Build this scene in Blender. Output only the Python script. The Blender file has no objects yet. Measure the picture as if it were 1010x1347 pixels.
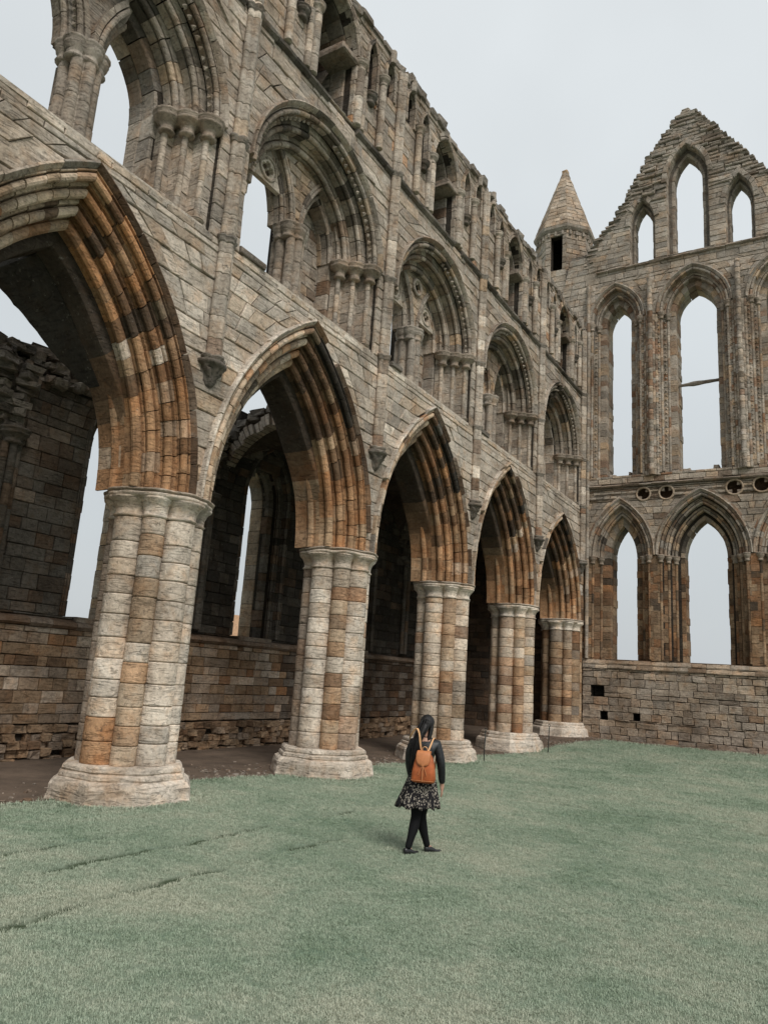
import bpy, math, random
import numpy as np
from mathutils import Vector, Matrix, noise as mnoise

rng = random.Random(7)
sc = bpy.context.scene
COL = sc.collection
PI = math.pi

# ------------------------------------------------------------------ camera, sky, sun, exposure
F_PX, YAW, PITCH, ROLL = 984.54, 0.55709, 0.215581, 0.066889
CAM = np.array([9.4088, -6.1070, 2.2208])


def cam_axes():
    f = np.array([-math.sin(YAW) * math.cos(PITCH), math.cos(YAW) * math.cos(PITCH), math.sin(PITCH)])
    r = np.array([math.cos(YAW), math.sin(YAW), 0.0])
    u = np.cross(r, f)
    return r * math.cos(ROLL) + u * math.sin(ROLL), -r * math.sin(ROLL) + u * math.cos(ROLL), f


CR, CU, CF = cam_axes()
cd = bpy.data.cameras.new('camera')
cam = bpy.data.objects.new('camera', cd)
COL.objects.link(cam)
cd.sensor_fit = 'HORIZONTAL'
cd.sensor_width = 36.0
cd.lens = F_PX / 1010 * 36.0
cd.clip_start = 0.05
cd.clip_end = 3000
m = Matrix((CR, CU, -CF)).transposed().to_4x4()
m.translation = Vector(CAM)
cam.matrix_world = m
sc.camera = cam

SUN_EL, SUN_AZ = math.radians(46), math.radians(125)     # azimuth from +Y (north) clockwise
world = bpy.data.worlds.new('World')
sc.world = world
world.use_nodes = True
wt = world.node_tree
for n in list(wt.nodes):
    wt.nodes.remove(n)
wo = wt.nodes.new('ShaderNodeOutputWorld')
bg = wt.nodes.new('ShaderNodeBackground')
sky = wt.nodes.new('ShaderNodeTexSky')
sky.sky_type = 'NISHITA'
sky.sun_disc = False
sky.sun_elevation = SUN_EL
sky.sun_rotation = SUN_AZ
sky.air_density = 1.5
sky.dust_density = 4.0
# an overcast deck: brighter towards the zenith, faint cloud structure
tc = wt.nodes.new('ShaderNodeTexCoord')
sep = wt.nodes.new('ShaderNodeSeparateXYZ')
wt.links.new(tc.outputs['Generated'], sep.inputs[0])
ramp = wt.nodes.new('ShaderNodeValToRGB')
ramp.color_ramp.elements[0].position = 0.0
ramp.color_ramp.elements[0].color = (3.62, 3.86, 4.04, 1)
ramp.color_ramp.elements[1].position = 1.0
ramp.color_ramp.elements[1].color = (5.7, 5.95, 6.05, 1)
e = ramp.color_ramp.elements.new(0.45)
e.color = (4.32, 4.58, 4.70, 1)
wt.links.new(sep.outputs['Z'], ramp.inputs[0])
cl = wt.nodes.new('ShaderNodeTexNoise')
cl.inputs['Scale'].default_value = 1.7
cl.inputs['Detail'].default_value = 4
wt.links.new(tc.outputs['Generated'], cl.inputs['Vector'])
mr = wt.nodes.new('ShaderNodeMapRange')
mr.inputs['From Min'].default_value = 0.3
mr.inputs['From Max'].default_value = 0.7
mr.inputs['To Min'].default_value = 0.90
mr.inputs['To Max'].default_value = 1.07
wt.links.new(cl.outputs['Fac'], mr.inputs['Value'])
mul = wt.nodes.new('ShaderNodeVectorMath')
mul.operation = 'SCALE'
wt.links.new(ramp.outputs['Color'], mul.inputs[0])
wt.links.new(mr.outputs['Result'], mul.inputs['Scale'])
mix = wt.nodes.new('ShaderNodeMix')
mix.data_type = 'RGBA'
mix.inputs['Factor'].default_value = 0.94
wt.links.new(sky.outputs['Color'], mix.inputs['A'])
wt.links.new(mul.outputs['Vector'], mix.inputs['B'])
wt.links.new(mix.outputs['Result'], bg.inputs['Color'])
bg.inputs['Strength'].default_value = 0.1
wt.links.new(bg.outputs[0], wo.inputs[0])

sl = bpy.data.lights.new('sun', 'SUN')
sun = bpy.data.objects.new('sun', sl)
COL.objects.link(sun)
sl.energy = 1.5
sl.angle = math.radians(22)
sl.color = (1.0, 0.96, 0.9)
sdir = Vector((math.sin(SUN_AZ) * math.cos(SUN_EL), math.cos(SUN_AZ) * math.cos(SUN_EL), math.sin(SUN_EL)))
sun.rotation_euler = sdir.to_track_quat('Z', 'Y').to_euler()
sun.location = (30, -20, 60)

sc.view_settings.view_transform = 'Standard'
sc.view_settings.look = 'None'
sc.view_settings.exposure = 0.66
sc.view_settings.gamma = 1.0
sc.view_settings.use_curve_mapping = False
sc.render.engine = 'CYCLES'
sc.cycles.max_bounces = 5
sc.cycles.diffuse_bounces = 3

# ------------------------------------------------------------------ materials


def new_mat(name, rough=0.9, spec=0.2):
    mt = bpy.data.materials.new(name)
    mt.use_nodes = True
    nt = mt.node_tree
    b = nt.nodes['Principled BSDF']
    b.inputs['Roughness'].default_value = rough
    b.inputs['Specular IOR Level'].default_value = spec
    return mt, nt, b


def N(nt, typ, **kw):
    n = nt.nodes.new(typ)
    for k, v in kw.items():
        if k in n.inputs:
            n.inputs[k].default_value = v
        else:
            setattr(n, k, v)
    return n


def mapr(nt, src, a, b, c, d):
    n = N(nt, 'ShaderNodeMapRange')
    for k, v in zip(('From Min', 'From Max', 'To Min', 'To Max'), (a, b, c, d)):
        n.inputs[k].default_value = v
    nt.links.new(src, n.inputs['Value'])
    return n.outputs['Result']


def mathn(nt, op, a, b):
    n = N(nt, 'ShaderNodeMath', operation=op)
    for i, x in enumerate((a, b)):
        if isinstance(x, (int, float)):
            n.inputs[i].default_value = x
        else:
            nt.links.new(x, n.inputs[i])
    return n.outputs[0]


def stone_material(name, lichen=0.25, strata=1.0, bump=1.0):
    mt, nt, b = new_mat(name, 0.93, 0.15)
    geo = N(nt, 'ShaderNodeNewGeometry')
    pos = geo.outputs['Position']
    att = N(nt, 'ShaderNodeAttribute', attribute_name='stone_colour')
    # broad weathering patches
    n1 = N(nt, 'ShaderNodeTexNoise', Scale=1.1, Detail=5.0, Roughness=0.6)
    nt.links.new(pos, n1.inputs['Vector'])
    # grain
    n2 = N(nt, 'ShaderNodeTexNoise', Scale=14.0, Detail=8.0, Roughness=0.72)
    nt.links.new(pos, n2.inputs['Vector'])
    # bedding planes
    mp = N(nt, 'ShaderNodeMapping')
    mp.inputs['Scale'].default_value = (2.6, 2.6, 13.0)
    mp.inputs['Rotation'].default_value = (0.16, 0.12, 0.0)
    nt.links.new(pos, mp.inputs['Vector'])
    n3 = N(nt, 'ShaderNodeTexNoise', Scale=1.0, Detail=6.0, Roughness=0.6, Distortion=1.6)
    nt.links.new(mp.outputs[0], n3.inputs['Vector'])
    # pits
    vo = N(nt, 'ShaderNodeTexVoronoi', Scale=11.0)
    nt.links.new(pos, vo.inputs['Vector'])
    pit = mapr(nt, vo.outputs['Distance'], 0.05, 0.3, 0.0, 1.0)
    v = mathn(nt, 'MULTIPLY', mapr(nt, n1.outputs['Fac'], 0.3, 0.7, 0.74, 1.2), mapr(nt, n2.outputs['Fac'], 0.3, 0.72, 0.68, 1.34))
    v = mathn(nt, 'MULTIPLY', v, mapr(nt, n3.outputs['Fac'], 0.30, 0.48, 0.66, 1.04))
    v = mathn(nt, 'MULTIPLY', v, mapr(nt, pit, 0.0, 1.0, 0.8, 1.02))
    sc1 = N(nt, 'ShaderNodeVectorMath', operation='SCALE')
    nt.links.new(att.outputs['Color'], sc1.inputs[0])
    nt.links.new(v, sc1.inputs['Scale'])
    # iron staining
    n4 = N(nt, 'ShaderNodeTexNoise', Scale=2.6, Detail=4.0, Roughness=0.6)
    mp4 = N(nt, 'ShaderNodeMapping')
    mp4.inputs['Location'].default_value = (7.3, 1.2, 4.4)
    nt.links.new(pos, mp4.inputs['Vector'])
    nt.links.new(mp4.outputs[0], n4.inputs['Vector'])
    m1 = N(nt, 'ShaderNodeMix', data_type='RGBA', blend_type='MULTIPLY')
    nt.links.new(mapr(nt, n4.outputs['Fac'], 0.5, 0.72, 0.0, 0.45), m1.inputs['Factor'])
    nt.links.new(sc1.outputs[0], m1.inputs['A'])
    m1.inputs['B'].default_value = (1.0, 0.68, 0.42, 1)
    # pale lichen specks and dark crust
    n5 = N(nt, 'ShaderNodeTexNoise', Scale=9.0, Detail=6.0, Roughness=0.8)
    mp5 = N(nt, 'ShaderNodeMapping')
    mp5.inputs['Location'].default_value = (1.3, 9.2, 2.4)
    nt.links.new(pos, mp5.inputs['Vector'])
    nt.links.new(mp5.outputs[0], n5.inputs['Vector'])
    m2 = N(nt, 'ShaderNodeMix', data_type='RGBA')
    nt.links.new(mapr(nt, n5.outputs['Fac'], 0.6, 0.68, 0.0, lichen), m2.inputs['Factor'])
    nt.links.new(m1.outputs['Result'], m2.inputs['A'])
    m2.inputs['B'].default_value = (0.50, 0.46, 0.40, 1)
    m3 = N(nt, 'ShaderNodeMix', data_type='RGBA')
    nt.links.new(mapr(nt, n5.outputs['Fac'], 0.44, 0.32, 0.0, 0.75), m3.inputs['Factor'])
    nt.links.new(m2.outputs['Result'], m3.inputs['A'])
    m3.inputs['B'].default_value = (0.055, 0.05, 0.042, 1)
    n6 = N(nt, 'ShaderNodeTexNoise', Scale=0.55, Detail=7.0, Roughness=0.68, Distortion=0.4)
    mp6 = N(nt, 'ShaderNodeMapping')
    mp6.inputs['Location'].default_value = (3.1, 5.7, 1.9)
    mp6.inputs['Scale'].default_value = (1.0, 1.0, 0.55)
    nt.links.new(pos, mp6.inputs['Vector'])
    nt.links.new(mp6.outputs[0], n6.inputs['Vector'])
    m4 = N(nt, 'ShaderNodeMix', data_type='RGBA', blend_type='MULTIPLY')
    nt.links.new(mapr(nt, n6.outputs['Fac'], 0.47, 0.66, 0.0, 0.75), m4.inputs['Factor'])
    nt.links.new(m3.outputs['Result'], m4.inputs['A'])
    m4.inputs['B'].default_value = (0.50, 0.44, 0.38, 1)
    nt.links.new(m4.outputs['Result'], b.inputs['Base Color'])
    h = mathn(nt, 'ADD', mathn(nt, 'MULTIPLY', n2.outputs['Fac'], 0.6), mathn(nt, 'MULTIPLY', mapr(nt, n3.outputs['Fac'], .3, .5, 0, .5), 0.9 * strata))
    h = mathn(nt, 'ADD', h, mathn(nt, 'MULTIPLY', pit, 0.25))
    bp = N(nt, 'ShaderNodeBump', Strength=0.85 * bump, Distance=0.035)
    nt.links.new(h, bp.inputs['Height'])
    nt.links.new(bp.outputs[0], b.inputs['Normal'])
    return mt


MS = stone_material('weathered_sandstone')
ML = stone_material('lichened_sandstone', lichen=0.75, strata=1.2)
MR = stone_material('rubble_stone', lichen=0.35, strata=1.4, bump=1.2)


def plain_mat(name, col, rough=0.8, spec=0.3, noise=0.25, scale=8.0, bump=0.3, sheen=0.0, metal=0.0):
    mt, nt, b = new_mat(name, rough, spec)
    b.inputs['Metallic'].default_value = metal
    if sheen:
        b.inputs['Sheen Weight'].default_value = sheen
    tc_ = N(nt, 'ShaderNodeTexCoord')
    n = N(nt, 'ShaderNodeTexNoise', Scale=scale, Detail=6.0, Roughness=0.65)
    nt.links.new(tc_.outputs['Object'], n.inputs['Vector'])
    s = N(nt, 'ShaderNodeVectorMath', operation='SCALE')
    s.inputs[0].default_value = col
    nt.links.new(mapr(nt, n.outputs['Fac'], 0.3, 0.7, 1 - noise, 1 + noise), s.inputs['Scale'])
    nt.links.new(s.outputs[0], b.inputs['Base Color'])
    if bump:
        bp = N(nt, 'ShaderNodeBump', Strength=bump, Distance=0.01)
        nt.links.new(n.outputs['Fac'], bp.inputs['Height'])
        nt.links.new(bp.outputs[0], b.inputs['Normal'])
    return mt


# ------------------------------------------------------------------ object helpers
def mesh_obj(name, verts, faces, mat, parent=None, smooth=False, cols=None, loc=None, kind=None):
    V = np.asarray(verts, float)
    if loc is None:
        loc = V.mean(0) if parent is not None else np.zeros(3)
    loc = np.asarray(loc, float)
    me = bpy.data.meshes.new(name)
    me.from_pydata((V - loc).tolist(), [], faces)
    if cols is not None:
        a = me.attributes.new('stone_colour', 'FLOAT_COLOR', 'POINT')
        c = np.ones((len(V), 4), np.float32)
        c[:, :3] = cols
        a.data.foreach_set('color', c.ravel())
    if smooth:
        me.polygons.foreach_set('use_smooth', [True] * len(me.polygons))
    me.materials.append(mat)
    o = bpy.data.objects.new(name, me)
    COL.objects.link(o)
    if parent is not None:
        pl = np.array(parent.get('_w', (0, 0, 0)), float)
        o.parent = parent
        o.location = loc - pl
    else:
        o.location = loc
    o['_w'] = tuple(float(x) for x in loc)
    if kind:
        o['kind'] = kind
    return o


def thing(name, label, cat, loc=(0, 0, 0), group=None):
    o = bpy.data.objects.new(name, None)
    o.empty_display_size = 0.3
    COL.objects.link(o)
    o.location = loc
    o['_w'] = tuple(float(x) for x in loc)
    o['label'] = label
    o['category'] = cat
    if group:
        o['group'] = group
    return o


def tag(o, label, cat, group=None):
    o['label'] = label
    o['category'] = cat
    if group:
        o['group'] = group
    return o


# stones wait here until the end: the ones that show large become parts, the rest of a kind one joined part
BAG = {}


def px_size(V):
    d = np.asarray(V, float) - CAM
    w = d @ CF
    if w.min() < 0.3:
        return 0.0
    x = 505 + F_PX * (d @ CR) / w
    y = 673.5 - F_PX * (d @ CU) / w
    if x.max() < 0 or x.min() > 1010 or y.max() < 0 or y.min() > 1347:
        return 0.0
    x = np.clip(x, 0, 1010)
    y = np.clip(y, 0, 1347)
    a, b_ = x.max() - x.min(), y.max() - y.min()
    return max(a, b_) if min(a, b_) >= 5.5 else 0.0


def add(root, parent, name, V, Fc, col, mat=MS, smooth=False, hide=False):
    BAG.setdefault((root.name, name), []).append((0.0 if hide else px_size(V), parent or root, V, Fc, col, mat, smooth))


def join_stones(items):
    V, Fc, Cc, k = [], [], [], 0
    for it in items:
        v = np.asarray(it[2], float)
        V.append(v)
        Fc += [tuple(i + k for i in f) for f in it[3]]
        c = np.empty((len(v), 3))
        c[:] = it[4]
        Cc.append(c)
        k += len(v)
    return np.vstack(V), Fc, np.vstack(Cc)


PLURAL = {}


def flush_bag():
    # which stones does the photograph's viewpoint meet at all? the rest are joined
    from mathutils.bvhtree import BVHTree
    BV, BF, owner = [], [], []
    k = 0
    for o in list(bpy.data.objects):
        if o.type != 'MESH' or o.name.startswith('grass') or not o.data.polygons or '_w' not in o:
            continue
        w = np.array(o['_w'])
        co = np.empty(len(o.data.vertices) * 3)
        o.data.vertices.foreach_get('co', co)
        BV += (co.reshape(-1, 3) + w).tolist()
        for p in o.data.polygons:
            BF.append([i + k for i in p.vertices])
            owner.append(-1)
        k += len(o.data.vertices)
    allst = []
    for key, items in BAG.items():
        for t in items:
            sid = len(allst)
            allst.append(t)
            BV += [tuple(p) for p in t[2]]
            for f in t[3]:
                BF.append([i + k for i in f])
                owner.append(sid)
            k += len(t[2])
    tree = BVHTree.FromPolygons(BV, BF)
    org = Vector(CAM)
    seen = {}
    for sid, t in enumerate(allst):
        if t[0] < 10.5:
            continue
        P_ = np.asarray(t[2], float)
        n = 0
        fs = t[3]
        step = max(1, len(fs) // 14)
        tot = 0
        for f in fs[::step]:
            q = Vector(P_[list(f)].mean(0))
            d = (q - org)
            L = d.length
            d.normalize()
            h = tree.ray_cast(org, d, L + .2)
            tot += 1
            if h[2] is not None and owner[h[2]] == sid:
                n += 1
        seen[id(t)] = n > 0
    n_ind = 0
    for (rn, name), items in BAG.items():
        root = bpy.data.objects[rn]
        items.sort(key=lambda t: -t[0] if seen.get(id(t)) else 1)
        big = [t for t in items if t[0] >= 10.5 and seen.get(id(t))][:300]
        small = items[len(big):]
        for t in big:
            mesh_obj(name, t[2], t[3], t[5], t[1], t[6], np.tile(t[4], (len(t[2]), 1)) if np.ndim(t[4]) == 1 else t[4])
            n_ind += 1
        by = {}
        for t in small:
            by.setdefault((t[5].name, t[6]), []).append(t)
        for (mn, sm), ts in by.items():
            V, Fc, Cc = join_stones(ts)
            mesh_obj('small_' + name + 's', V, Fc, bpy.data.materials[mn], root, sm, Cc, kind='stuff')
    print('individual stones', n_ind)


# ------------------------------------------------------------------ colours (albedo)
def mixc(a, b, t):
    return tuple(a[i] * (1 - t) + b[i] * t for i in range(3))


CREAM = (0.70, 0.615, 0.52)
TAN = (0.48, 0.345, 0.225)
ORANGE = (0.45, 0.235, 0.115)
RUST = (0.245, 0.125, 0.065)
GREY = (0.34, 0.297, 0.252)
WARMGREY = (0.395, 0.338, 0.28)
BROWN = (0.17, 0.105, 0.065)
DARK = (0.052, 0.045, 0.038)
MORTAR = (0.05, 0.042, 0.034)


def pick(table):
    t = rng.random() * sum(w for _, w in table)
    for c, w in table:
        t -= w
        if t <= 0:
            break
    k = rng.uniform(0.76, 1.17)
    c2 = mixc(c, table[0][0], rng.uniform(0.15, 0.65))
    w_ = rng.uniform(-.012, .022)
    k = min(k, .74 / (max(c2) * 1.02))
    return (c2[0] * k * (1 + w_), c2[1] * k, c2[2] * k * (1 - w_))


# ------------------------------------------------------------------ walls of coursed stone
class Arch:
    def __init__(s, c, w, z0, zs, za, zc=None):
        s.c, s.w, s.z0, s.zs, s.za = c, w, z0, zs, za
        h = za - zs
        s.R = (h * h + w * w) / (2 * w)
        s.off = s.R - w
        s.xl = 0.0

    def levels(s):
        return [s.z0, s.zs, s.za]

    def grow(s, r, base=0.0):
        R = s.R + r
        return Arch(s.c, s.w + r, s.z0 - base, s.zs, s.zs + math.sqrt(max(R * R - s.off * s.off, 1e-6)))

    def iv(s, z):
        if z < s.z0 or z > s.za:
            return None
        if z <= s.zs:
            return s.c - s.w - s.xl, s.c + s.w
        x = math.sqrt(max(s.R ** 2 - (z - s.zs) ** 2, 0)) - s.off
        if x <= 0:
            return s.c, s.c
        return s.c - x, s.c + x


class Circle:
    def __init__(s, c, z, r):
        s.c, s.z, s.r = c, z, r

    def levels(s):
        return [s.z - s.r, s.z - s.r * .7, s.z, s.z + s.r * .7, s.z + s.r]

    def iv(s, z):
        d = abs(z - s.z)
        if d > s.r:
            return None
        x = math.sqrt(s.r ** 2 - d * d)
        return s.c - x, s.c + x


class Rect:
    def __init__(s, a, b, z0, z1):
        s.a, s.b, s.z0, s.z1 = a, b, z0, z1

    def levels(s):
        return [s.z0, s.z1]

    def iv(s, z):
        return (s.a, s.b) if s.z0 <= z <= s.z1 else None


def free(z, lo, hi, opens):
    segs = [(lo(z), hi(z))]
    for o in opens:
        iv = o.iv(z)
        if not iv:
            continue
        a, b = iv
        out = []
        for s, t in segs:
            if b <= s or a >= t:
                out.append((s, t))
            else:
                if a >= s:
                    out.append((s, a))
                if b <= t:
                    out.append((b, t))
        segs = out
    return segs


def snap_levels(zs, opens, extra=()):
    lev = [l for o in opens for l in o.levels()] + list(extra)
    zs = sorted(zs)
    z0, z1 = zs[0], zs[-1]
    for l in lev:
        if not z0 + .01 < l < z1 - .01:
            continue
        k = min(range(len(zs)), key=lambda i: abs(zs[i] - l))
        if abs(zs[k] - l) < 0.11 and 0 < k < len(zs) - 1 and zs[k] not in lev:
            zs[k] = l
        else:
            zs.append(l)
        zs.sort()
    out = [zs[0]]
    for z in zs[1:]:
        if z - out[-1] > 0.02:
            out.append(z)
    return out


def courses(z0, z1, h, var=0.2):
    z, out = z0, [z0]
    while z < z1 - h * 0.6:
        z += h * rng.uniform(1 - var, 1 + var)
        out.append(z)
    if z1 - out[-1] < h * 0.45:
        out[-1] = z1
    else:
        out.append(z1)
    return out


def block_mesh(P, q, d, dep, gap=0.007, bev=0.014, jit=0.006, tilt=0.010):
    """q: four corners (u,z) counter-clockwise; a bevelled, slightly uneven stone standing proud to depth d"""
    pts = []
    for i in range(4):
        a, b = q[i], q[(i + 1) % 4]
        pts.append(a)
        pts.append(((a[0] + b[0]) / 2, (a[1] + b[1]) / 2))
    cu = sum(p[0] for p in q) / 4
    cz = sum(p[1] for p in q) / 4

    def inset(p, g, j):
        du, dz = p[0] - cu, p[1] - cz
        su = max(0.0, abs(du) - g) * (1 if du > 0 else -1) if abs(du) > 1e-6 else 0
        sz = max(0.0, abs(dz) - g) * (1 if dz > 0 else -1) if abs(dz) > 1e-6 else 0
        return cu + su + rng.uniform(-j, j), cz + sz + rng.uniform(-j, j)
    out = [inset(p, gap, jit) for p in pts]
    V = []
    for p in out:
        V.append(P(p[0], p[1], d - dep))
    for p in out:
        V.append(P(p[0], p[1], d - bev * rng.uniform(.8, 1.5)))
    tl, tv = rng.uniform(-tilt, tilt), rng.uniform(-tilt, tilt)
    hw = max(abs(q[1][0] - q[0][0]), .1)
    for p in out:
        p2 = inset(p, bev * rng.uniform(.7, 1.2), jit * .5)
        V.append(P(p2[0], p2[1], d + tl * (p2[0] - cu) / hw * 2 + tv + rng.uniform(-jit, jit) * .5))
    Fc = []
    for r in range(2):
        for i in range(8):
            j = (i + 1) % 8
            Fc.append((r * 8 + i, r * 8 + j, r * 8 + 8 + j, r * 8 + 8 + i))
    Fc.append(tuple(range(16, 24)))
    return V, Fc


def wall_stones(P, root, parent, name, lo, hi, zs, opens, wr, colf, d=0.0, dep=0.13, mat=MS, ragged=None, bev=0.014, jit=0.006, proud=0.016, hide=False):
    if not callable(lo):
        lo_ = lo
        lo = lambda z: lo_
    if not callable(hi):
        hi_ = hi
        hi = lambda z: hi_
    zs = snap_levels(zs, opens)
    for k in range(len(zs) - 1):
        za, zb = zs[k], zs[k + 1]
        A = free(za + 1e-4, lo, hi, opens)
        B = free(zb - 1e-4, lo, hi, opens)
        if len(A) != len(B):
            A = B = free((za + zb) / 2, lo, hi, opens)
        for (a0, a1), (b0, b1) in zip(A, B):
            wa, wb = a1 - a0, b1 - b0
            if max(wa, wb) < 0.06:
                continue
            wm = max(wa, wb)
            n = max(1, int(round(wm / rng.uniform(*wr))))
            cuts = [0.0]
            for i in range(1, n):
                cuts.append((i + rng.uniform(-.3, .3)) / n)
            cuts.append(1.0)
            for i in range(n):
                t0, t1 = cuts[i], cuts[i + 1]
                q = [(a0 + wa * t0, za), (a0 + wa * t1, za), (b0 + wb * t1, zb), (b0 + wb * t0, zb)]
                cu, cz = (q[0][0] + q[2][0]) / 2, (za + zb) / 2
                if ragged and not ragged(cu, cz):
                    continue
                if ragged is None or True:
                    V, Fc = block_mesh(P, q, d + rng.uniform(-.2, 1) * proud, dep, bev=bev, jit=jit)
                    add(root, parent, name, V, Fc, colf(cu, cz), mat, hide=hide)


def slab(P, lo, hi, z0, z1, d0, d1, opens, step=0.25, V=None, Fc=None):
    """solid backing from depth d0 to d1 (d1<d0) as trapezoidal prisms"""
    if not callable(lo):
        lo_ = lo
        lo = lambda z: lo_
    if not callable(hi):
        hi_ = hi
        hi = lambda z: hi_
    if V is None:
        V, Fc = [], []
    n = max(1, int((z1 - z0) / step))
    zs = snap_levels([z0 + (z1 - z0) * i / n for i in range(n + 1)], opens)
    for k in range(len(zs) - 1):
        za, zb = zs[k], zs[k + 1]
        A = free(za + 1e-4, lo, hi, opens)
        B = free(zb - 1e-4, lo, hi, opens)
        if len(A) != len(B):
            A = B = free((za + zb) / 2, lo, hi, opens)
        for (a0, a1), (b0, b1) in zip(A, B):
            if max(a1 - a0, b1 - b0) < 0.01:
                continue
            s = len(V)
            for dd in (d0, d1):
                V += [P(a0, za, dd), P(a1, za, dd), P(b1, zb, dd), P(b0, zb, dd)]
            Fc += [(s, s + 1, s + 2, s + 3), (s + 7, s + 6, s + 5, s + 4), (s, s + 3, s + 7, s + 4), (s + 1, s + 5, s + 6, s + 2),
                   (s + 3, s + 2, s + 6, s + 7), (s, s + 4, s + 5, s + 1)]
    return V, Fc


def core_obj(name, V, Fc, parent, col=MORTAR, mat=MR):
    return mesh_obj(name, V, Fc, mat, parent, False, np.tile(col, (len(V), 1)))


# ------------------------------------------------------------------ arches and mouldings
def roll_order(rc, xc, size=0.26, roll=0.075, depth=0.3):
    """closed section of one arch order whose nose is at (rc, xc): a bold roll between two hollows"""
    size = max(size, roll * 2.8)
    P_ = [(rc + size, xc - .01), (rc + roll * 2.45, xc - .01), (rc + roll * 2.2, xc - roll * 2.0)]
    cx, cy = rc + roll, xc - roll
    for k in range(7):
        a = math.radians(28 + k * 35.5)
        P_.append((cx + roll * 1.04 * math.cos(a), cy + roll * 1.04 * math.sin(a)))
    P_ += [(rc + roll * 2.0, xc - roll * 2.2), (rc + .01, xc - roll * 2.45), (rc + .01, xc - depth), (rc + size, xc - depth)]
    return P_


def hood_order(rc, xc, w=0.14, t=0.16):
    return [(rc, xc - .2), (rc, xc), (rc + w * .25, xc + t * .45), (rc + w * .7, xc + t * .9), (rc + w, xc + t * .75), (rc + w, xc + t * .3), (rc + w * 1.05, xc - .2)]


def box_order(r0, r1, x0, x1, b=0.02):
    """x1 front"""
    return [(r0, x0), (r0, x1 - b), (r0 + b, x1), (r1 - b, x1), (r1, x1 - b), (r1, x0)]


def sweep_stone(P, ring, pts_fn, t0, t1, nsub, jit):
    V, Fc = [], []
    n = len(ring)
    for k in range(nsub + 1):
        t = t0 + (t1 - t0) * k / nsub
        for (r, x) in ring:
            u, z = pts_fn(t, r)
            V.append(P(u, z, x))
    V = np.array(V)
    V += np.array([rng.uniform(-jit, jit) for _ in range(3)])
    for k in range(nsub):
        for i in range(n):
            j = (i + 1) % n
            Fc.append((k * n + i, k * n + j, (k + 1) * n + j, (k + 1) * n + i))
    Fc.append(tuple(range(n - 1, -1, -1)))
    Fc.append(tuple(range(nsub * n, nsub * n + n)))
    return V, Fc


def arch_sweep(P, root, parent, name, A, rings, slen, colf, jamb=None, nsub=2, gap=0.007, jit=0.008, mat=MS, smooth=False, joined=False, sides='LR', keep=None, names=None, rmod=None, xmod=None):
    """stones of each ring along the arch A; jamb: bottom z of straight jambs (None: arch only)"""
    acc = []
    for ri, ring in enumerate(rings):
        nm = names[ri] if names else name
        rm = sum(p[0] for p in ring) / len(ring)
        for side in sides:
            sg = -1 if side == 'L' else 1
            R = A.R + rm
            phi = math.acos(max(-1, min(1, A.off / R)))

            def fn(t, r, sg=sg):
                if t < 0:
                    return A.c + sg * (A.w + r), A.zs + t
                if rmod:
                    r = rmod(t, r)
                Rr = A.R + r
                ph = math.acos(max(-1, min(1, A.off / Rr))) * t
                return A.c + sg * (Rr * math.cos(ph) - A.off), A.zs + Rr * math.sin(ph)
            L = R * phi
            sl_ = slen * rng.uniform(.92, 1.08)
            n = max(2, int(round(L / sl_)))
            cuts = [0.0] + [(i + (0.25 if ri % 2 else -0.1) + rng.uniform(-.15, .15)) / n for i in range(1, n)] + [1.0]
            for i in range(n):
                if keep and not keep(sg, (cuts[i] + cuts[i + 1]) / 2, ri):
                    continue
                g = gap / L
                V, Fc = sweep_stone(P, ring, fn, cuts[i] + g, cuts[i + 1] - (g if i < n - 1 else 0), nsub, jit)
                c = colf(sg, (cuts[i] + cuts[i + 1]) / 2, ri)
                if joined:
                    acc.append((0, None, V, Fc, c))
                else:
                    add(root, parent, nm, V, Fc, c, mat, smooth)
            if jamb is not None:
                h = A.zs - jamb
                m_ = max(1, int(round(h / sl_)))
                cj = [-h] + [-h * (1 - (i + rng.uniform(-.2, .2)) / m_) for i in range(1, m_)] + [0.0]
                for i in range(m_):
                    V, Fc = sweep_stone(P, ring, fn, cj[i] + gap, cj[i + 1] - gap if i < m_ - 1 else -gap, 1, jit)
                    c = colf(sg, cj[i], ri)
                    if joined:
                        acc.append((0, None, V, Fc, c))
                    else:
                        add(root, parent, nm, V, Fc, c, mat, smooth)
    if joined and acc:
        V, Fc, Cc = join_stones(acc)
        return mesh_obj(name, V, Fc, mat, parent or root, smooth, Cc)


def loft(rings, close=True):
    V, Fc = [], []
    n = len(rings[0])
    for r in rings:
        V += list(r)
    for k in range(len(rings) - 1):
        for i in range(n):
            j = (i + 1) % n
            Fc.append((k * n + i, k * n + j, (k + 1) * n + j, (k + 1) * n + i))
    if close:
        Fc.append(tuple(range(n - 1, -1, -1)))
        Fc.append(tuple(range((len(rings) - 1) * n, len(rings) * n)))
    return V, Fc


def shaft_piece(cx, cy, r, z0, z1, face, arc=250, n=9, jit=0.006, swell=0.0):
    """one drum of an engaged shaft, its round side towards angle `face` (radians)"""
    a0 = math.radians(arc / 2)
    prof = []
    for i in range(n):
        a = face - a0 + 2 * a0 * i / (n - 1)
        prof.append((math.cos(a), math.sin(a)))
    rings = []
    e = min(0.017, (z1 - z0) * .2)
    dj = rng.uniform(-jit, jit)
    for z, s in ((z0 + .003, .92), (z0 + .009, .97), (z0 + e, 1.0), (z0 + e * 1.9, 1.003), (z1 - e * 1.9, 1.003), (z1 - e, 1.0), (z1 - .009, .97), (z1 - .003, .92)):
        rings.append([(cx + (p[0] * r) * s + dj + rng.uniform(-jit, jit) * .4, cy + p[1] * r * s + rng.uniform(-jit, jit) * .4, z) for p in prof])
    return loft(rings)


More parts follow.
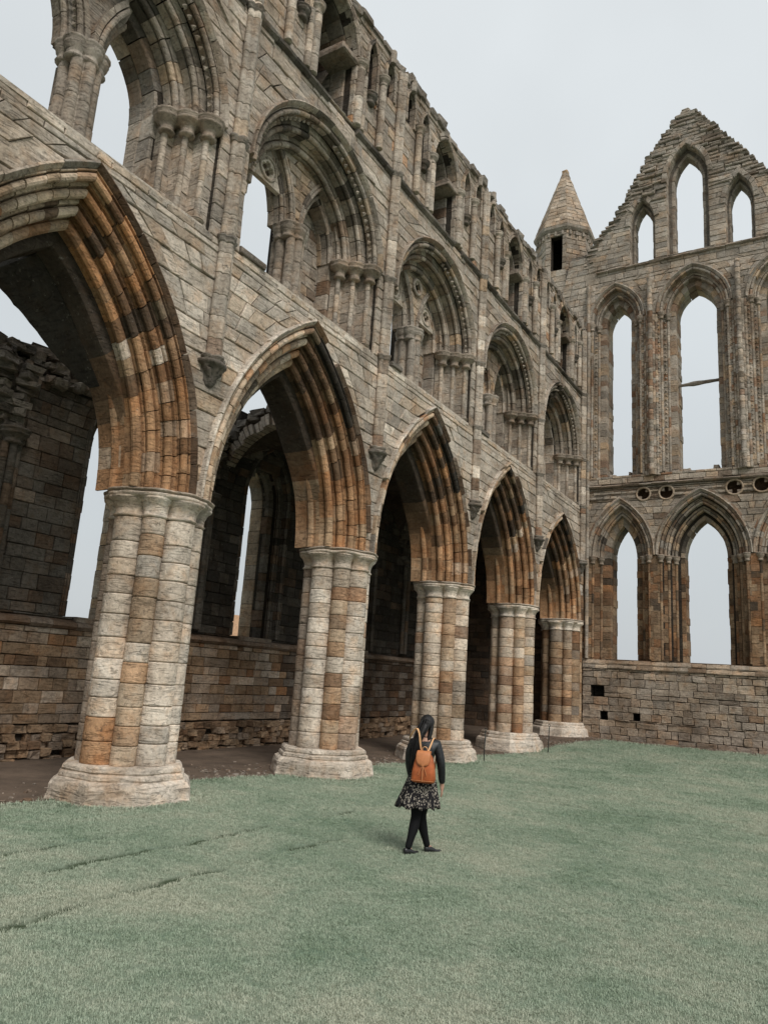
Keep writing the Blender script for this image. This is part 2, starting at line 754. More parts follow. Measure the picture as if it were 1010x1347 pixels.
def lobed_outline(lobes, n=64, k=1.0, off=0.0):
    """union outline of circles (x,y,r) seen from the origin"""
    out = []
    for i in range(n):
        a = 2 * PI * i / n
        dx, dy = math.cos(a), math.sin(a)
        best = 0.3
        for (x, y, r) in lobes:
            r = r + off
            b_ = x * dx + y * dy
            disc = r * r - (x * x + y * y - b_ * b_)
            if disc > 0:
                best = max(best, b_ + math.sqrt(disc))
        out.append((dx * best * k, dy * best * k))
    return out


def PA(u, z, d):      # arcade wall: u runs along it, d towards the choir
    return (d, u, z)


def PN(x0):
    return lambda u, z, d: (x0 + d, u, z)


YG = 25.5


def PG(u, z, d):      # gable wall: u across, d towards the viewer
    return (u, YG - d, z)


def ground_z(x, y):
    t = min(1, max(0, (y - 18.0) / 7.0))
    return 0.34 * t * t * (3 - 2 * t)


BAY = 5.6
CAPZ = 5.02
# ------------------------------------------------------------------ piers
LOBES = []
for k in range(8):
    a = k * PI / 4
    if k % 2 == 0:
        LOBES.append((0.55 * math.cos(a), 0.55 * math.sin(a), 0.275))
    else:
        LOBES.append((0.60 * math.cos(a), 0.60 * math.sin(a), 0.20))

PIER_TABLES = [
    [(CREAM, 8), (mixc(CREAM, TAN, .5), 2), (ORANGE, .25), (mixc(CREAM, GREY, .4), 1.5)],
    [(CREAM, 7), (mixc(CREAM, TAN, .5), 2.2), (ORANGE, .5), (mixc(CREAM, GREY, .5), 1.2), (RUST, .5)],
    [(mixc(CREAM, TAN, .35), 5), (TAN, 2), (ORANGE, .7), (GREY, 1.6), (RUST, .6)],
    [(mixc(CREAM, TAN, .5), 4), (TAN, 2), (ORANGE, .7), (GREY, 1.6), (RUST, 1.3)],
    [(mixc(TAN, BROWN, .35), 3), (GREY, 1.6), (RUST, 1.2), (BROWN, 1)],
]
MID_TABLES = [
    [(mixc(TAN, CREAM, .25), 4), (CREAM, 1.2), (mixc(ORANGE, TAN, .35), 2.6), (RUST, .5)],
    [(mixc(TAN, CREAM, .2), 2.5), (CREAM, 1.2), (mixc(ORANGE, TAN, .3), 2.4), (RUST, 2.2)],
]


def make_pier(idx, y, zt=0.0, label=''):
    PK = 1.06
    x = -0.82
    root = thing('stone_pier', label, 'pier', (x, y, zt), 'clustered stone piers of the choir arcade')
    tab = PIER_TABLES[max(0, min(idx, 4))]
    # plinth: two rough moulded tiers
    def tier(levels, nm, amp, sh=0.0):
        rings = []
        n = 48
        for (z, r, rough) in levels:
            ring = []
            for i in range(n):
                a = 2 * PI * i / n
                # rounded octagon with slight lobes
                oc = 1.0 / max(abs(math.cos(((a + PI / 8) % (PI / 4)) - PI / 8)), .01)
                rr = r * PK * (0.92 * oc + 0.08)
                nz = mnoise.noise(Vector((math.cos(a) * 2.5 + y * 3, math.sin(a) * 2.5, z * 9 + sh)))
                nz2 = mnoise.noise(Vector((math.cos(a) * 8 + y, math.sin(a) * 8, z * 14 + sh)))
                rr *= 1 + rough * (nz * .45 + nz2 * .35)
                ring.append((x + rr * math.cos(a), y + rr * math.sin(a), z + (0.012 * nz if 0.02 < z < 0.5 else 0)))
            rings.append(ring)
        V, Fc = loft(rings)
        c = mixc(CREAM, GREY, .18)
        mesh_obj(nm, V, Fc, ML, root, False, np.tile(c, (len(V), 1)))
    tier([(zt - .3, 1.06, .02), (zt + .02, 1.05, .03), (zt + .10, 1.03, .035), (zt + .18, 1.02, .035), (zt + .26, 1.01, .03), (zt + .33, .985, .03), (zt + .375, .92, .025), (zt + .385, .86, .02)], 'plinth_block', .03)
    tier([(zt + .36, .89, .02), (zt + .40, .91, .025), (zt + .45, .90, .025), (zt + .475, .855, .02), (zt + .50, .87, .02), (zt + .55, .86, .025), (zt + .585, .82, .02)], 'plinth_moulding', .02, 5)
    # shafts
    z_base, z_cap = zt + 0.575, CAPZ - 0.47
    cz = courses(z_base, z_cap, 0.325, .16)
    for k, (lx, ly, lr) in enumerate(LOBES):
        nm = 'shaft_drum' if k % 2 == 0 else 'slender_shaft_drum'
        zs = cz if rng.random() < .6 else courses(z_base, z_cap, 0.33, .16)
        face = math.atan2(ly, lx)
        run = None
        hidden = k in (2, 3, 4)
        for i in range(len(zs) - 1):
            t = MID_TABLES[0 if idx < 1 else 1] if k == 7 and rng.random() < .8 else tab
            c = pick(t)
            if idx == 0 and k == 6 and i < 2:
                c = mixc(ORANGE, TAN, .35)
            if k in (5,) and idx < 2:
                c = mixc(c, BROWN, .55)
            V, Fc = shaft_piece(x + lx, y + ly, lr * rng.uniform(.985, 1.015), zs[i], zs[i + 1], face, swell=0.012)
            add(root, None, nm, V, Fc, c, MS, True, hide=hidden)
    # hidden heart of the pier
    V, Fc = loft([[(x + px * .9, y + py * .9, z) for px, py in lobed_outline([(0, 0, .6)], 16)] for z in (z_base, z_cap + .3)])
    core_obj('pier_core', V, Fc, root)
    # bell capitals under one abacus
    for k, (lx, ly, lr) in enumerate(LOBES):
        rings = []
        for z, s in ((z_cap, 1.0), (z_cap + .03, 1.10), (z_cap + .06, 1.0), (z_cap + .15, 1.02), (z_cap + .24, 1.14), (z_cap + .30, 1.32), (z_cap + .335, 1.36)):
            rings.append([(x + lx * (1 + (s - 1) * .25) + lr * s * math.cos(a) + rng.uniform(-.004, .004), y + ly * (1 + (s - 1) * .25) + lr * s * math.sin(a), z) for a in [2 * PI * i / 16 for i in range(16)]])
        V, Fc = loft(rings)
        mesh_obj('capital', V, Fc, MS, root, True, np.tile(pick([(CREAM, 4), (mixc(CREAM, GREY, .5), 2)]), (len(V), 1)))
    for (z0, z1, off, nm) in ((CAPZ - .15, CAPZ - .055, .07, 'abacus'), (CAPZ - .06, CAPZ, .11, 'impost_slab')):
        ol0 = lobed_outline(LOBES, 64, 1.0, off)
        rings = []
        for z, g in ((z0, -.03), (z0 + (z1 - z0) * .35, .02), (z0 + (z1 - z0) * .75, .025), (z1, -.01)):
            ring = []
            for i, (px, py) in enumerate(ol0):
                rr = math.hypot(px, py)
                nz = mnoise.noise(Vector((px * 3, py * 3 + y, z * 4))) * .03
                # flatten the outline towards a rounder slab
                rr2 = rr * .5 + .95 * .5 + g + nz
                ring.append((x + px / rr * rr2, y + py / rr * rr2, z + (nz * .5)))
            rings.append(ring)
        V, Fc = loft(rings)
        mesh_obj(nm, V, Fc, MS, root, True, np.tile(mixc(CREAM, BROWN, .12 if nm == 'abacus' else .45), (len(V), 1)))
    return root


make_pier(0, -2.8, 0.0, 'clustered pier outside the left edge of the photo carrying the near arch')
make_pier(0, 2.8, 0.0, 'nearest and largest clustered pier, cream and orange drums, left of the lawn')
make_pier(1, 8.4, 0.0, 'second clustered pier from the left, pale drums with a rust coloured middle shaft')
make_pier(2, 14.0, 0.0, 'third clustered pier, directly behind the walking woman')
make_pier(3, 19.6, 0.04, 'fourth clustered pier, between two thin posts, broad pale plinth')
make_pier(4, 25.0, 0.3, 'last half-embedded pier in the corner against the gable wall')

# ------------------------------------------------------------------ arcade arches
ARCH_LABELS = [
    'nearest arcade arch, cut by the left edge, broad orange and brown mouldings',
    'second arcade arch from the left, open sky showing under its pointed crown',
    'third arcade arch, above the walking woman, dark streaked mouldings',
    'fourth arcade arch, narrow in view, black streaked stones in its crown',
    'last and smallest arcade arch, beside the corner of the gable wall',
]


def arch_col(idx):
    def f(sg, t, ri):
        # sg +1 = far haunch (faces the viewer), -1 near haunch
        if ri >= 4:      # hood
            return pick([(mixc(BROWN, DARK, .4), 4), (mixc(BROWN, GREY, .5), 2.5), (mixc(RUST, TAN, .3), 1.2), (GREY, 1)] if sg > 0 else [(mixc(GREY, CREAM, .6), 4), (TAN, 1), (DARK, .5)])
        if t < 0.36:
            tb = [(mixc(ORANGE, TAN, .3), 5), (TAN, 2.2), (mixc(CREAM, TAN, .4), 1.0 if ri > 0 else .3), (ORANGE, 1.5), (RUST, .8), (BROWN, .4)]
        elif t < .55:
            tb = [(mixc(ORANGE, TAN, .4), 2.6), (RUST, 1.6), (BROWN, 1.6), (TAN, 1.6), (DARK, .8), (CREAM, .5)]
        else:
            tb = [(BROWN, 2.0), (DARK, 4.4), (RUST, 1.0), (ORANGE, .4)] if ri < 2 else [(BROWN, 2.4), (DARK, 3.0), (RUST, 1.3), (ORANGE, .8), (TAN, .6)]
        if ri >= 3 and t > .5:
            tb = [(DARK, 3), (BROWN, 2), (TAN, 1.2), (GREY, 1.2), (ORANGE, .4)]
        if idx == 0 and ri < 4 and t > .6:
            tb = [(ORANGE, 3), (TAN, 1.0), (BROWN, 2.0), (DARK, 2.0)]
        if sg < 0:
            tb = [(mixc(CREAM, TAN, .6), 3), (TAN, 2.5), (ORANGE, 1.3), (BROWN, 1.2), (DARK, .7)]
        return pick(tb)
    return f


ORDERS = [(0.0, -0.50), (0.20, -0.33), (0.40, -0.15), (0.58, 0.0)]
ARCH_APEX = [9.6, 9.6, 9.6, 9.6, 9.05]
OUTER = []
for i in range(5):
    c = i * BAY
    za = ARCH_APEX[i]
    hoodR = 2.72
    H = Arch(c, hoodR, CAPZ, CAPZ, za)
    A = H.grow(-0.82)          # innermost clear opening
    OUTER.append(H)
    root = thing('pointed_arch', ARCH_LABELS[i], 'arch', (-.8, c, CAPZ), 'pointed arches of the choir arcade')
    # soffit order: broad flat ring with a roll on both arrises
    soffit = [(.32, -.46), (.19, -.46), (.15, -.53)] + [(.07 + .085 * math.cos(math.radians(a)), -.545 + .085 * math.sin(math.radians(a))) for a in (50, 90, 130, 170, 210, 250, 285)] + \
             [(.11, -.66), (.05, -.69), (.04, -.80), (.32, -.80)]
    back = [(r, -1.6 - x) for r, x in reversed(soffit)]
    colf = arch_col(i)
    arch_sweep(PA, root, None, 'soffit_voussoir', A, [soffit], .34, colf, nsub=3, smooth=False, gap=.003, jit=.003)
    arch_sweep(PA, root, None, 'rear_voussoir', A, [back], .36, colf, nsub=2, gap=.003, jit=.003)
    arch_sweep(PA, root, None, 'inner_voussoir', A, [roll_order(.15, -.29, .32, .070, .28)], .33, lambda s, t, r: colf(s, t, 1), nsub=3)
    arch_sweep(PA, root, None, 'middle_voussoir', A, [roll_order(.36, -.11, .3, .070, .28)], .32, lambda s, t, r: colf(s, t, 2), nsub=3)
    arch_sweep(PA, root, None, 'outer_voussoir', A, [roll_order(.56, .05, .16, .060, .24)], .31, lambda s, t, r: colf(s, t, 3), nsub=3)
    arch_sweep(PA, root, None, 'hood_stone', A, [hood_order(.71, .0, .12, .14)], .55, lambda s, t, r: colf(s, t, 4), nsub=4, jit=.012,
               keep=lambda s, t, r: rng.random() > .1)
    def sink(t, r):
        k_ = min(1.0, max(0.0, (t - .22) / .45))
        return r if r > 0 else .055 + (r - .055) * k_ * k_ * (3 - 2 * k_)

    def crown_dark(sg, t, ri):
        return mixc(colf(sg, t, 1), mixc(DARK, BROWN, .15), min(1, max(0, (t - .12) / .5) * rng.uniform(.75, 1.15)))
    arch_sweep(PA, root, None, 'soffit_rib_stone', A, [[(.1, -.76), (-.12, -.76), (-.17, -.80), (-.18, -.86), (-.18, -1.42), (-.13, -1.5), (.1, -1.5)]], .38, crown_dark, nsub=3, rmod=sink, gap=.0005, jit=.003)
    if i == 0:
        # stump of the fallen aisle vault still clinging behind the near arch
        ns_ = 26
        V, Fc = [], []
        for k in range(ns_ + 1):
            t = .42 + .58 * k / ns_
            back = -1.45 - 1.15 * max(0, (t - .42) / .58) ** .7 + .06 * mnoise.noise(Vector((k * .5, 1, 0)))
            for (r_, x_) in ((-.20, -1.2), (-.20, (back - 1.2) / 2), (-.20, back), (.05, back + .08), (.2, -1.2)):
                Rr = A.R + sink(t, r_)
                ph = math.acos(A.off / Rr) * t
                V.append(PA(A.c + Rr * math.cos(ph) - A.off, A.zs + Rr * math.sin(ph), x_))
        for k in range(ns_):
            for q in range(5):
                Fc.append((k * 5 + q, k * 5 + (q + 1) % 5, k * 5 + 5 + (q + 1) % 5, k * 5 + 5 + q))
        Fc += [(4, 3, 2, 1, 0), tuple(ns_ * 5 + q for q in range(5))]
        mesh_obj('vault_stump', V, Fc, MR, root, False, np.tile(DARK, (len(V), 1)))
    for rb in (.17, .40):
        arch_sweep(PA, root, root, 'rear_moulding', A, [[(r, -1.6 - x) for r, x in reversed(box_order(rb, rb + .35, -.5, -.31 if rb < .3 else -.1))]], .5, colf, nsub=3, joined=True)

# ------------------------------------------------------------------ main arcade wall above the arches
wall = thing('choir_arcade_wall', 'tall ruined side wall above the arcade arches, with triforium openings and ragged top', 'ruined wall', (-.8, 11, 5))
Y0, Y1 = -5.6, 25.45
grows = [H.grow(-.82) for H in OUTER]
extraL = Arch(-BAY, 2.72, CAPZ, CAPZ, 9.6)
openO = [H.grow(-.0) for H in OUTER] + [extraL]
TR0, TR1, CL1 = 9.86, 15.0, 18.35


def opens_at(r):
    return [g.grow(r) for g in grows] + [extraL.grow(r - .82)]


def sp_col(u, z):
    t = [(mixc(WARMGREY, CREAM, .3), 7), (GREY, 1.6), (mixc(TAN, WARMGREY, .5), 1.4), (CREAM, .8)]
    if z < 7.5:
        t += [(mixc(ORANGE, TAN, .6), 1.2), (TAN, 1.5)]
    return pick(t)


zs_sp = courses(CAPZ, TR0, .30, .2)
# spandrel stones (the corbelled shafts stand in front of them)
wall_stones(PA, wall, None, 'spandrel_block', Y0, Y1, zs_sp, [o.grow(-.015) for o in openO], (.45, .85), sp_col, d=0.0, dep=.14)
V, Fc = slab(PA, Y0, Y1, CAPZ, TR0, -.06, -.26, opens_at(.78))
slab(PA, Y0, Y1, CAPZ, TR0, -.26, -.45, opens_at(.44), V=V, Fc=Fc)
slab(PA, Y0, Y1, CAPZ, TR0, -.45, -1.2, opens_at(.24), V=V, Fc=Fc)
slab(PA, Y0, Y1, CAPZ, TR0, -1.2, -1.6, opens_at(.5), V=V, Fc=Fc)
core_obj('spandrel_core', V, Fc, wall)

# ---- triforium
TS = 12.02           # springing


def trif_open(c, r):
    a = Arch(c, 1.55 + r, TR0 + .02, TS, TS + (1.55 + r) * 1.02)
    if c > 1 and r < .8:
        a.xl = min(.32, .86 - r)
    return a


bays = [0, 1, 2, 3, 4]
trO = [trif_open(b * BAY, .87) for b in bays] + [trif_open(-BAY, .87)]


def tr_col(u, z):
    return pick([(WARMGREY, 5), (GREY, 3), (mixc(WARMGREY, CREAM, .5), 2), (mixc(TAN, WARMGREY, .6), 1.2), (mixc(BROWN, GREY, .5), .8)])


zs_tr = courses(TR0, TR1, .29, .2)
wall_stones(PA, wall, None, 'triforium_block', Y0, Y1, zs_tr, trO, (.4, .8), tr_col, d=0.0, dep=.14)
V, Fc = slab(PA, Y0, Y1, TR0, TR1, -.06, -.3, [trif_open(o.c, .87) for o in trO])
slab(PA, Y0, Y1, TR0, TR1, -.3, -.6, [trif_open(o.c, .62) for o in trO], V=V, Fc=Fc)
slab(PA, Y0, Y1, TR0, TR1, -.6, -.9, [trif_open(o.c, .38) for o in trO], V=V, Fc=Fc)
slab(PA, Y0, Y1, TR0, TR1, -.9, -1.6, [trif_open(o.c, .06) for o in trO], V=V, Fc=Fc)
core_obj('triforium_core', V, Fc, wall)


def dark_grey(sg, t, ri):
    if ri == 9:
        return pick([(DARK, 1), (BROWN, 1)])
    tb = [(WARMGREY, 4), (GREY, 3), (mixc(BROWN, GREY, .5), 1.6), (TAN, .8)]
    if t > .3:
        tb += [(DARK, 1.5 + 5 * (t - .3)), (BROWN, 1.5)]  # darker towards the crown: shadow of the arch head put into the colour
    return pick(tb)


def dogtooth(P, A, r, d, jamb, parent, name='dogtooth_ornament', pitch=.17, size=.055, col=WARMGREY, keep=None, sides='LR'):
    items = []
    for side in sides:
        sg = -1 if side == 'L' else 1
        R = A.R + r
        phi = math.acos(max(-1, min(1, A.off / R)))
        L = R * phi
        ts = [i * pitch / L for i in range(int(L / pitch))]
        js = [] if jamb is None else [-i * pitch for i in range(1, int((A.zs - jamb) / pitch))]
        for t in js + ts:
            if t < 0:
                u, z, ang = A.c + sg * (A.w + r), A.zs + t, 0.0
            else:
                u, z, ang = A.c + sg * (R * math.cos(phi * t) - A.off), A.zs + R * math.sin(phi * t), sg * phi * t
            if keep and not keep(sg, t):
                continue
            s = size * rng.uniform(.8, 1.1)
            V = []
            for k in range(4):
                a = ang + PI / 4 + k * PI / 2
                V.append(P(u + s * 1.3 * math.cos(a), z + s * 1.3 * math.sin(a), d - .03))
            V.append(P(u, z, d + s * rng.uniform(.6, 1.1)))
            items.append((0, None, V, [(0, 1, 4), (1, 2, 4), (2, 3, 4), (3, 0, 4)], (lambda k_: tuple(x * k_ for x in col))(rng.uniform(.7, 1.1))))
    if items:
        V, Fc, Cc = join_stones(items)
        o = mesh_obj(name, V, Fc, MS, parent, False, Cc, kind='stuff')


def moulded_cap(P, u, d, z, r, parent, col=WARMGREY, h=.36, name='capital', k=1.55):
    """round moulded capital: necking, bell, two rolls; P maps (u,z,d)"""
    rings = []
    for dz, s in ((-h, .85), (-h + .03, 1.15), (-h + .06, .9), (-h * .62, .95), (-h * .5, 1.2), (-h * .38, k * .93), (-h * .3, k * 1.0), (-h * .2, k * .93), (-h * .14, k * 1.03), (-.02, k * 1.08), (0, k)):
        rings.append([P(u + r * s * math.cos(a), z + dz + rng.uniform(-.004, .004), d + r * s * math.sin(a)) for a in [2 * PI * i / 14 for i in range(14)]])
    V, Fc = loft(rings)
    return mesh_obj(name, V, Fc, MS, parent, True, np.tile((lambda k_: tuple(x * k_ for x in col))(rng.uniform(.85, 1.1)), (len(V), 1)))


def shaft_run(root, parent, name, P, u, d, r, z0, z1, h, colf, smooth=True, jit=.004):
    zs = courses(z0, z1, h, .2)
    for i in range(len(zs) - 1):
        n = 9
        rings = []
        e = .01
        for z, s in ((zs[i] + .003, .94), (zs[i] + e, 1), (zs[i] + 2.5 * e, 1), (zs[i + 1] - 2.5 * e, 1), (zs[i + 1] - e, 1), (zs[i + 1] - .003, .94)):
            rings.append([P(u + r * s * math.cos(2 * PI * k / n) + rng.uniform(-jit, jit), z, d + r * s * math.sin(2 * PI * k / n) + rng.uniform(-jit, jit)) for k in range(n)])
        V, Fc = loft(rings)
        add(root, parent, name, V, Fc, colf(u, zs[i]), MS, smooth)


def prism(P, poly, d0, d1):
    n = len(poly)
    V = [P(u, z, d0) for u, z in poly] + [P(u, z, d1) for u, z in poly]
    Fc = [tuple(range(n)), tuple(range(2 * n - 1, n - 1, -1))] + [(i, i + n, (i + 1) % n + n, (i + 1) % n) for i in range(n)]
    return V, Fc


for b in bays:
    c = b * BAY
    A = trif_open(c, 0)
    tb = mesh_obj('triforium_bay', *prism(PA, [(c - 2.3, TR0 - .05), (c + 2.3, TR0 - .05), (c + 2.3, TR0 + .03), (c - 2.3, TR0 + .03)], .0, -1.58), MS, wall, False, None)
    a_ = tb.data.attributes.new('stone_colour', 'FLOAT_COLOR', 'POINT')
    a_.data.foreach_set('color', [v for _ in range(8) for v in (*mixc(WARMGREY, CREAM, .4), 1)])
    rings_spec = [('triforium_hood_stone', [hood_order(.80, 0.0, .1, .12)], .6), ('triforium_outer_voussoir', [roll_order(.66, .0, .2, .05, .25)], .36),
                  ('triforium_middle_voussoir', [roll_order(.40, -.28, .3, .055, .28), ], .36), ('triforium_inner_voussoir', [roll_order(.16, -.56, .3, .06, .32)], .38)]
    broken = (lambda s, t, r: True) if b < 4 else (lambda s, t, r: s > 0 or t < .8)
    for nm, rg, sl_ in rings_spec:
        # arch stones above the caps
        arch_sweep(PA, wall, tb, nm, A, rg, sl_, dark_grey, nsub=3, keep=broken)
    dogtooth(PA, A, .60, -.10, None, tb, size=.05)
    # stones of the reveal behind the moulded orders
    for side, sg in (('L', -1), ('R', 1)):
        if side == 'L' and b > 0:
            for za, zb in zip(*(lambda q: (q[:-1], q[1:]))(courses(TR0 + .04, TS - .01, .36, .15))):
                V, Fc = prism(PA, [(c - 2.1, za + .005), (c - 1.84, za + .005), (c - 1.84, zb - .005), (c - 2.1, zb - .005)], -.62, -1.58)
                add(wall, tb, 'reveal_stone', V, Fc, tr_col(0, za))
        for (r0, x0, x1) in ((.02, -1.58, -.90),):
            arch_sweep(PA, wall, tb, 'reveal_stone', A, [box_order(r0 - .04, r0 + .25, x0, -1.25), box_order(r0 - .03, r0 + .25, -1.24, x1)], .42,
                       lambda s, t, ri: pick([(GREY, 3), (WARMGREY, 2), (DARK, 1.5 if t > .2 else .2), (BROWN, 1)]), jamb=(None if side == 'L' and b > 0 else TR0 + .04), nsub=3, sides=side)
    # jambs below the caps: plain block courses with three shafts each side
    for sg in (-1, 1):
        for k, (r, d) in enumerate(((.62, -.14), (.37, -.42), (.13, -.70))):
            if sg < 0 and b > 0:
                continue
            u = c + sg * (1.55 + r)
            shaft_run(wall, tb, 'jamb_shaft_drum', PA, u, d, .062, TR0 + .12, TS - .34, .42, lambda u_, z_: tr_col(u_, z_))
            moulded_cap(PA, u, d + .04, TS - .0, .135, tb, name='jamb_capital', h=.40, k=2.0, col=mixc(WARMGREY, BROWN, .3))
            moulded_cap(PA, u, d, TR0 + .14, .10, tb, name='jamb_base', h=.12, k=1.4)
            # block between this shaft and the next step
            for za, zb in zip(*(lambda q: (q[:-1], q[1:]))(courses(TR0 + .04, TS - .02, .3, .15))):
                ua, ub = (u - sg * .035, u + sg * .30)
                poly = [(min(ua, ub), za + .006), (max(ua, ub), za + .006), (max(ua, ub), zb - .006), (min(ua, ub), zb - .006)]
                V, Fc = prism(PA, poly, d + .005 + rng.uniform(-.01, .01), d - .30)
                add(wall, tb, 'jamb_block', V, Fc, tr_col(u, za), MS)
    # tympanum with two pointed sub-arches on a central pier
    TD = -.78
    subs = [Arch(c - .93, .56, TR0, TS, 13.45), Arch(c + .93, .56, TR0, TS, 13.45)]
    circ = Arch(c, 1.75, TR0, TS, TS + 1.78)

    if b in (1, 2, 3):
        def lo(z, cc=circ):
            return cc.iv(max(z, TS - 1))[0] if z < cc.za else cc.c

        def hi(z, cc=circ):
            return cc.iv(max(z, TS - 1))[1] if z < cc.za else cc.c
        ops = [s.grow(.2) for s in subs]
        extra = []
        if b == 2:
            extra = [Circle(c, 13.42, .20)]
        wall_stones(PA, wall, tb, 'tympanum_block', lo, hi, courses(TS + .02, circ.za - .03, .26, .1), ops + extra, (.4, .6),
                    lambda u, z: pick([(mixc(TAN, WARMGREY, .4), 4), (ORANGE, .6), (WARMGREY, 3)]), d=TD, dep=.12)
        V, Fc = slab(PA, lo, hi, TS + .02, circ.za - .02, TD - .05, TD - .3, ops + extra, step=.12)
        mesh_obj('tympanum_core', V, Fc, MR, tb, False, np.tile(MORTAR, (len(V), 1)))
        if b == 2:
            # ring with three cusps
            t_ = []
            for i in range(20):
                a = 2 * PI * i / 20
                t_.append([PA(c + (.22 + .05 * math.cos(p)) * math.cos(a), 13.42 + (.22 + .05 * math.cos(p)) * math.sin(a), TD + .04 + .05 * math.sin(p)) for p in [2 * PI * q / 6 for q in range(6)]])
            V, Fc = loft(t_ + [t_[0]], False)
            mesh_obj('tracery_ring', V, Fc, MS, tb, True, np.tile(WARMGREY, (len(V), 1)))
            for a in (PI / 2, PI * 7 / 6, PI * 11 / 6):
                V, Fc = prism(PA, [(c + .2 * math.cos(a - .5), 13.42 + .2 * math.sin(a - .5)), (c + .2 * math.cos(a + .5), 13.42 + .2 * math.sin(a + .5)), (c + .08 * math.cos(a), 13.42 + .08 * math.sin(a))], TD + .03, TD - .12)
                mesh_obj('tracery_cusp', V, Fc, MS, tb, False, np.tile(WARMGREY, (len(V), 1)))
        for k, s_ in enumerate(subs):
            arch_sweep(PA, wall, tb, 'sub_arch_stone', s_, [roll_order(.16, TD + .05, .16, .04, .2), roll_order(-.0, TD - .10, .24, .045, .26)], .36, dark_grey, nsub=3)
            arch_sweep(PA, wall, tb, 'sub_arch_stone', s_, [box_order(-.0, .22, -1.3, TD - .36)], .5, dark_grey, nsub=3)
            if (b == 1 and k == 0) or b == 2:
                # plate tracery in the head
                inner = Arch(s_.c, .56, TR0, TS, 13.45)
                zc = 13.02 if b == 1 else 12.95
                q = .085
                holes = [Circle(s_.c, zc + q * 1.2, q), Circle(s_.c, zc - q * 1.2, q), Circle(s_.c - q * 1.25, zc, q), Circle(s_.c + q * 1.25, zc, q)]
                V, Fc = slab(PA, lambda z: inner.iv(min(z, 13.44))[0] - .02, lambda z: inner.iv(min(z, 13.44))[1] + .02, zc - .34, 13.40, TD - .14, TD - .26, holes, step=.03)
                mesh_obj('quatrefoil_plate', V, Fc, MS, tb, False, np.tile(mixc(WARMGREY, CREAM, .5), (len(V), 1)))
                t_ = []
                for i in range(20):
                    a = 2 * PI * i / 20
                    t_.append([PA(s_.c + (.27 + .028 * math.cos(p)) * math.cos(a), zc + (.27 + .028 * math.cos(p)) * math.sin(a), TD - .13 + .028 * math.sin(p)) for p in [2 * PI * w / 6 for w in range(6)]])
                V, Fc = loft(t_ + [t_[0]], False)
                mesh_obj('tracery_ring', V, Fc, MS, tb, True, np.tile(WARMGREY, (len(V), 1)))
    if b in (0, 1, 2, 3):
        # central pier of clustered shafts
        for (du, dd, r) in ((0, -.64, .105), (-.17, -.72, .105), (.17, -.72, .105), (-.2, -.98, .11), (.2, -.98, .11), (0, -1.05, .22), (0, -.8, .2), (-.12, -1.2, .1), (.12, -1.2, .1)):
            shaft_run(wall, tb, 'central_pier_drum', PA, c + du, dd, r, TR0 + .1, TS - .3, .55, lambda u_, z_: pick([(GREY, 3), (WARMGREY, 3)]))
        for (du, dd) in ((0, -.68), (-.2, -.78), (.2, -.78), (-.2, -1.0), (.2, -1.0), (0, -1.15)):
            moulded_cap(PA, c + du, dd, TS + .02, .15, tb, name='central_capital', h=.38, k=1.35, col=GREY)
        V, Fc = loft([[PA(c + s * .42 * math.cos(a), z, -.85 + s * .42 * math.sin(a)) for a in [2 * PI * i / 20 for i in range(20)]] for z, s in ((TR0 + .02, 1.1), (TR0 + .08, 1.12), (TR0 + .12, .95), (TR0 + .17, .98), (TR0 + .2, .8))])
        mesh_obj('central_base', V, Fc, MS, tb, True, np.tile(WARMGREY, (len(V), 1)))
    if b == 0:
        # broken springers above the central pier
        for s_ in subs:
            side = 'R' if s_.c < c else 'L'
            arch_sweep(PA, wall, tb, 'sub_arch_stone', s_, [roll_order(.14, TD + .05, .22, .05, .25), roll_order(-.02, TD - .14, .3, .05, .3), box_order(0, .36, -1.2, TD - .4)], .36, dark_grey, nsub=3, sides=side,
                       keep=lambda s, t, r: t < .8)
        V, Fc = slab(PA, lambda z: c - .33 - (z - TS) * .28, lambda z: c + .33 + (z - TS) * .28, TS + .02, 13.85, TD - .1, TD - .5, [s.grow(.06) for s in subs], step=.1)
        mesh_obj('broken_tympanum', V, Fc, MR, tb, False, np.tile(GREY, (len(V), 1)))
        dogtooth(PA, Arch(c - .93, .56, TR0, TS, 13.45), .08, TD + .02, None, tb, pitch=.13, size=.035, sides='R')
    # blocked half
    if b in (1, 2, 3, 4):
        u0, u1 = (c + .05, c + 1.62) if b < 4 else (c - 1.6, c + 1.62)
        zt_ = 13.9 if b < 4 else 12.9
        wall_stones(PA, wall, tb, 'blocking_stone', u0, u1, courses(TR0 + .03, zt_, .3, .2), [], (.35, .6),
                    lambda u, z: pick([(GREY, 4), (WARMGREY, 2), (BROWN, 1), (TAN, .5)]), d=-1.28, dep=.12)
        V, Fc = slab(PA, u0, u1, TR0 + .03, zt_, -1.34, -1.56, [], step=4)
        mesh_obj('blocking_core', V, Fc, MR, tb, False, np.tile(MORTAR, (len(V), 1)))

# sill blocks left on the ledge, eroded hood stops
for (y, l) in ((3.55, .75), (9.1, .5), (14.7, .6)):
    V, Fc = block_mesh(PA, [(y - l / 2, TR0 + .02), (y + l / 2, TR0 + .02), (y + l / 2, TR0 + .16), (y - l / 2, TR0 + .16)], .06, .3)
    add(wall, None, 'sill_stone', V, Fc, tuple(x * .5 for x in GREY))

# ---- vaulting shafts on corbels


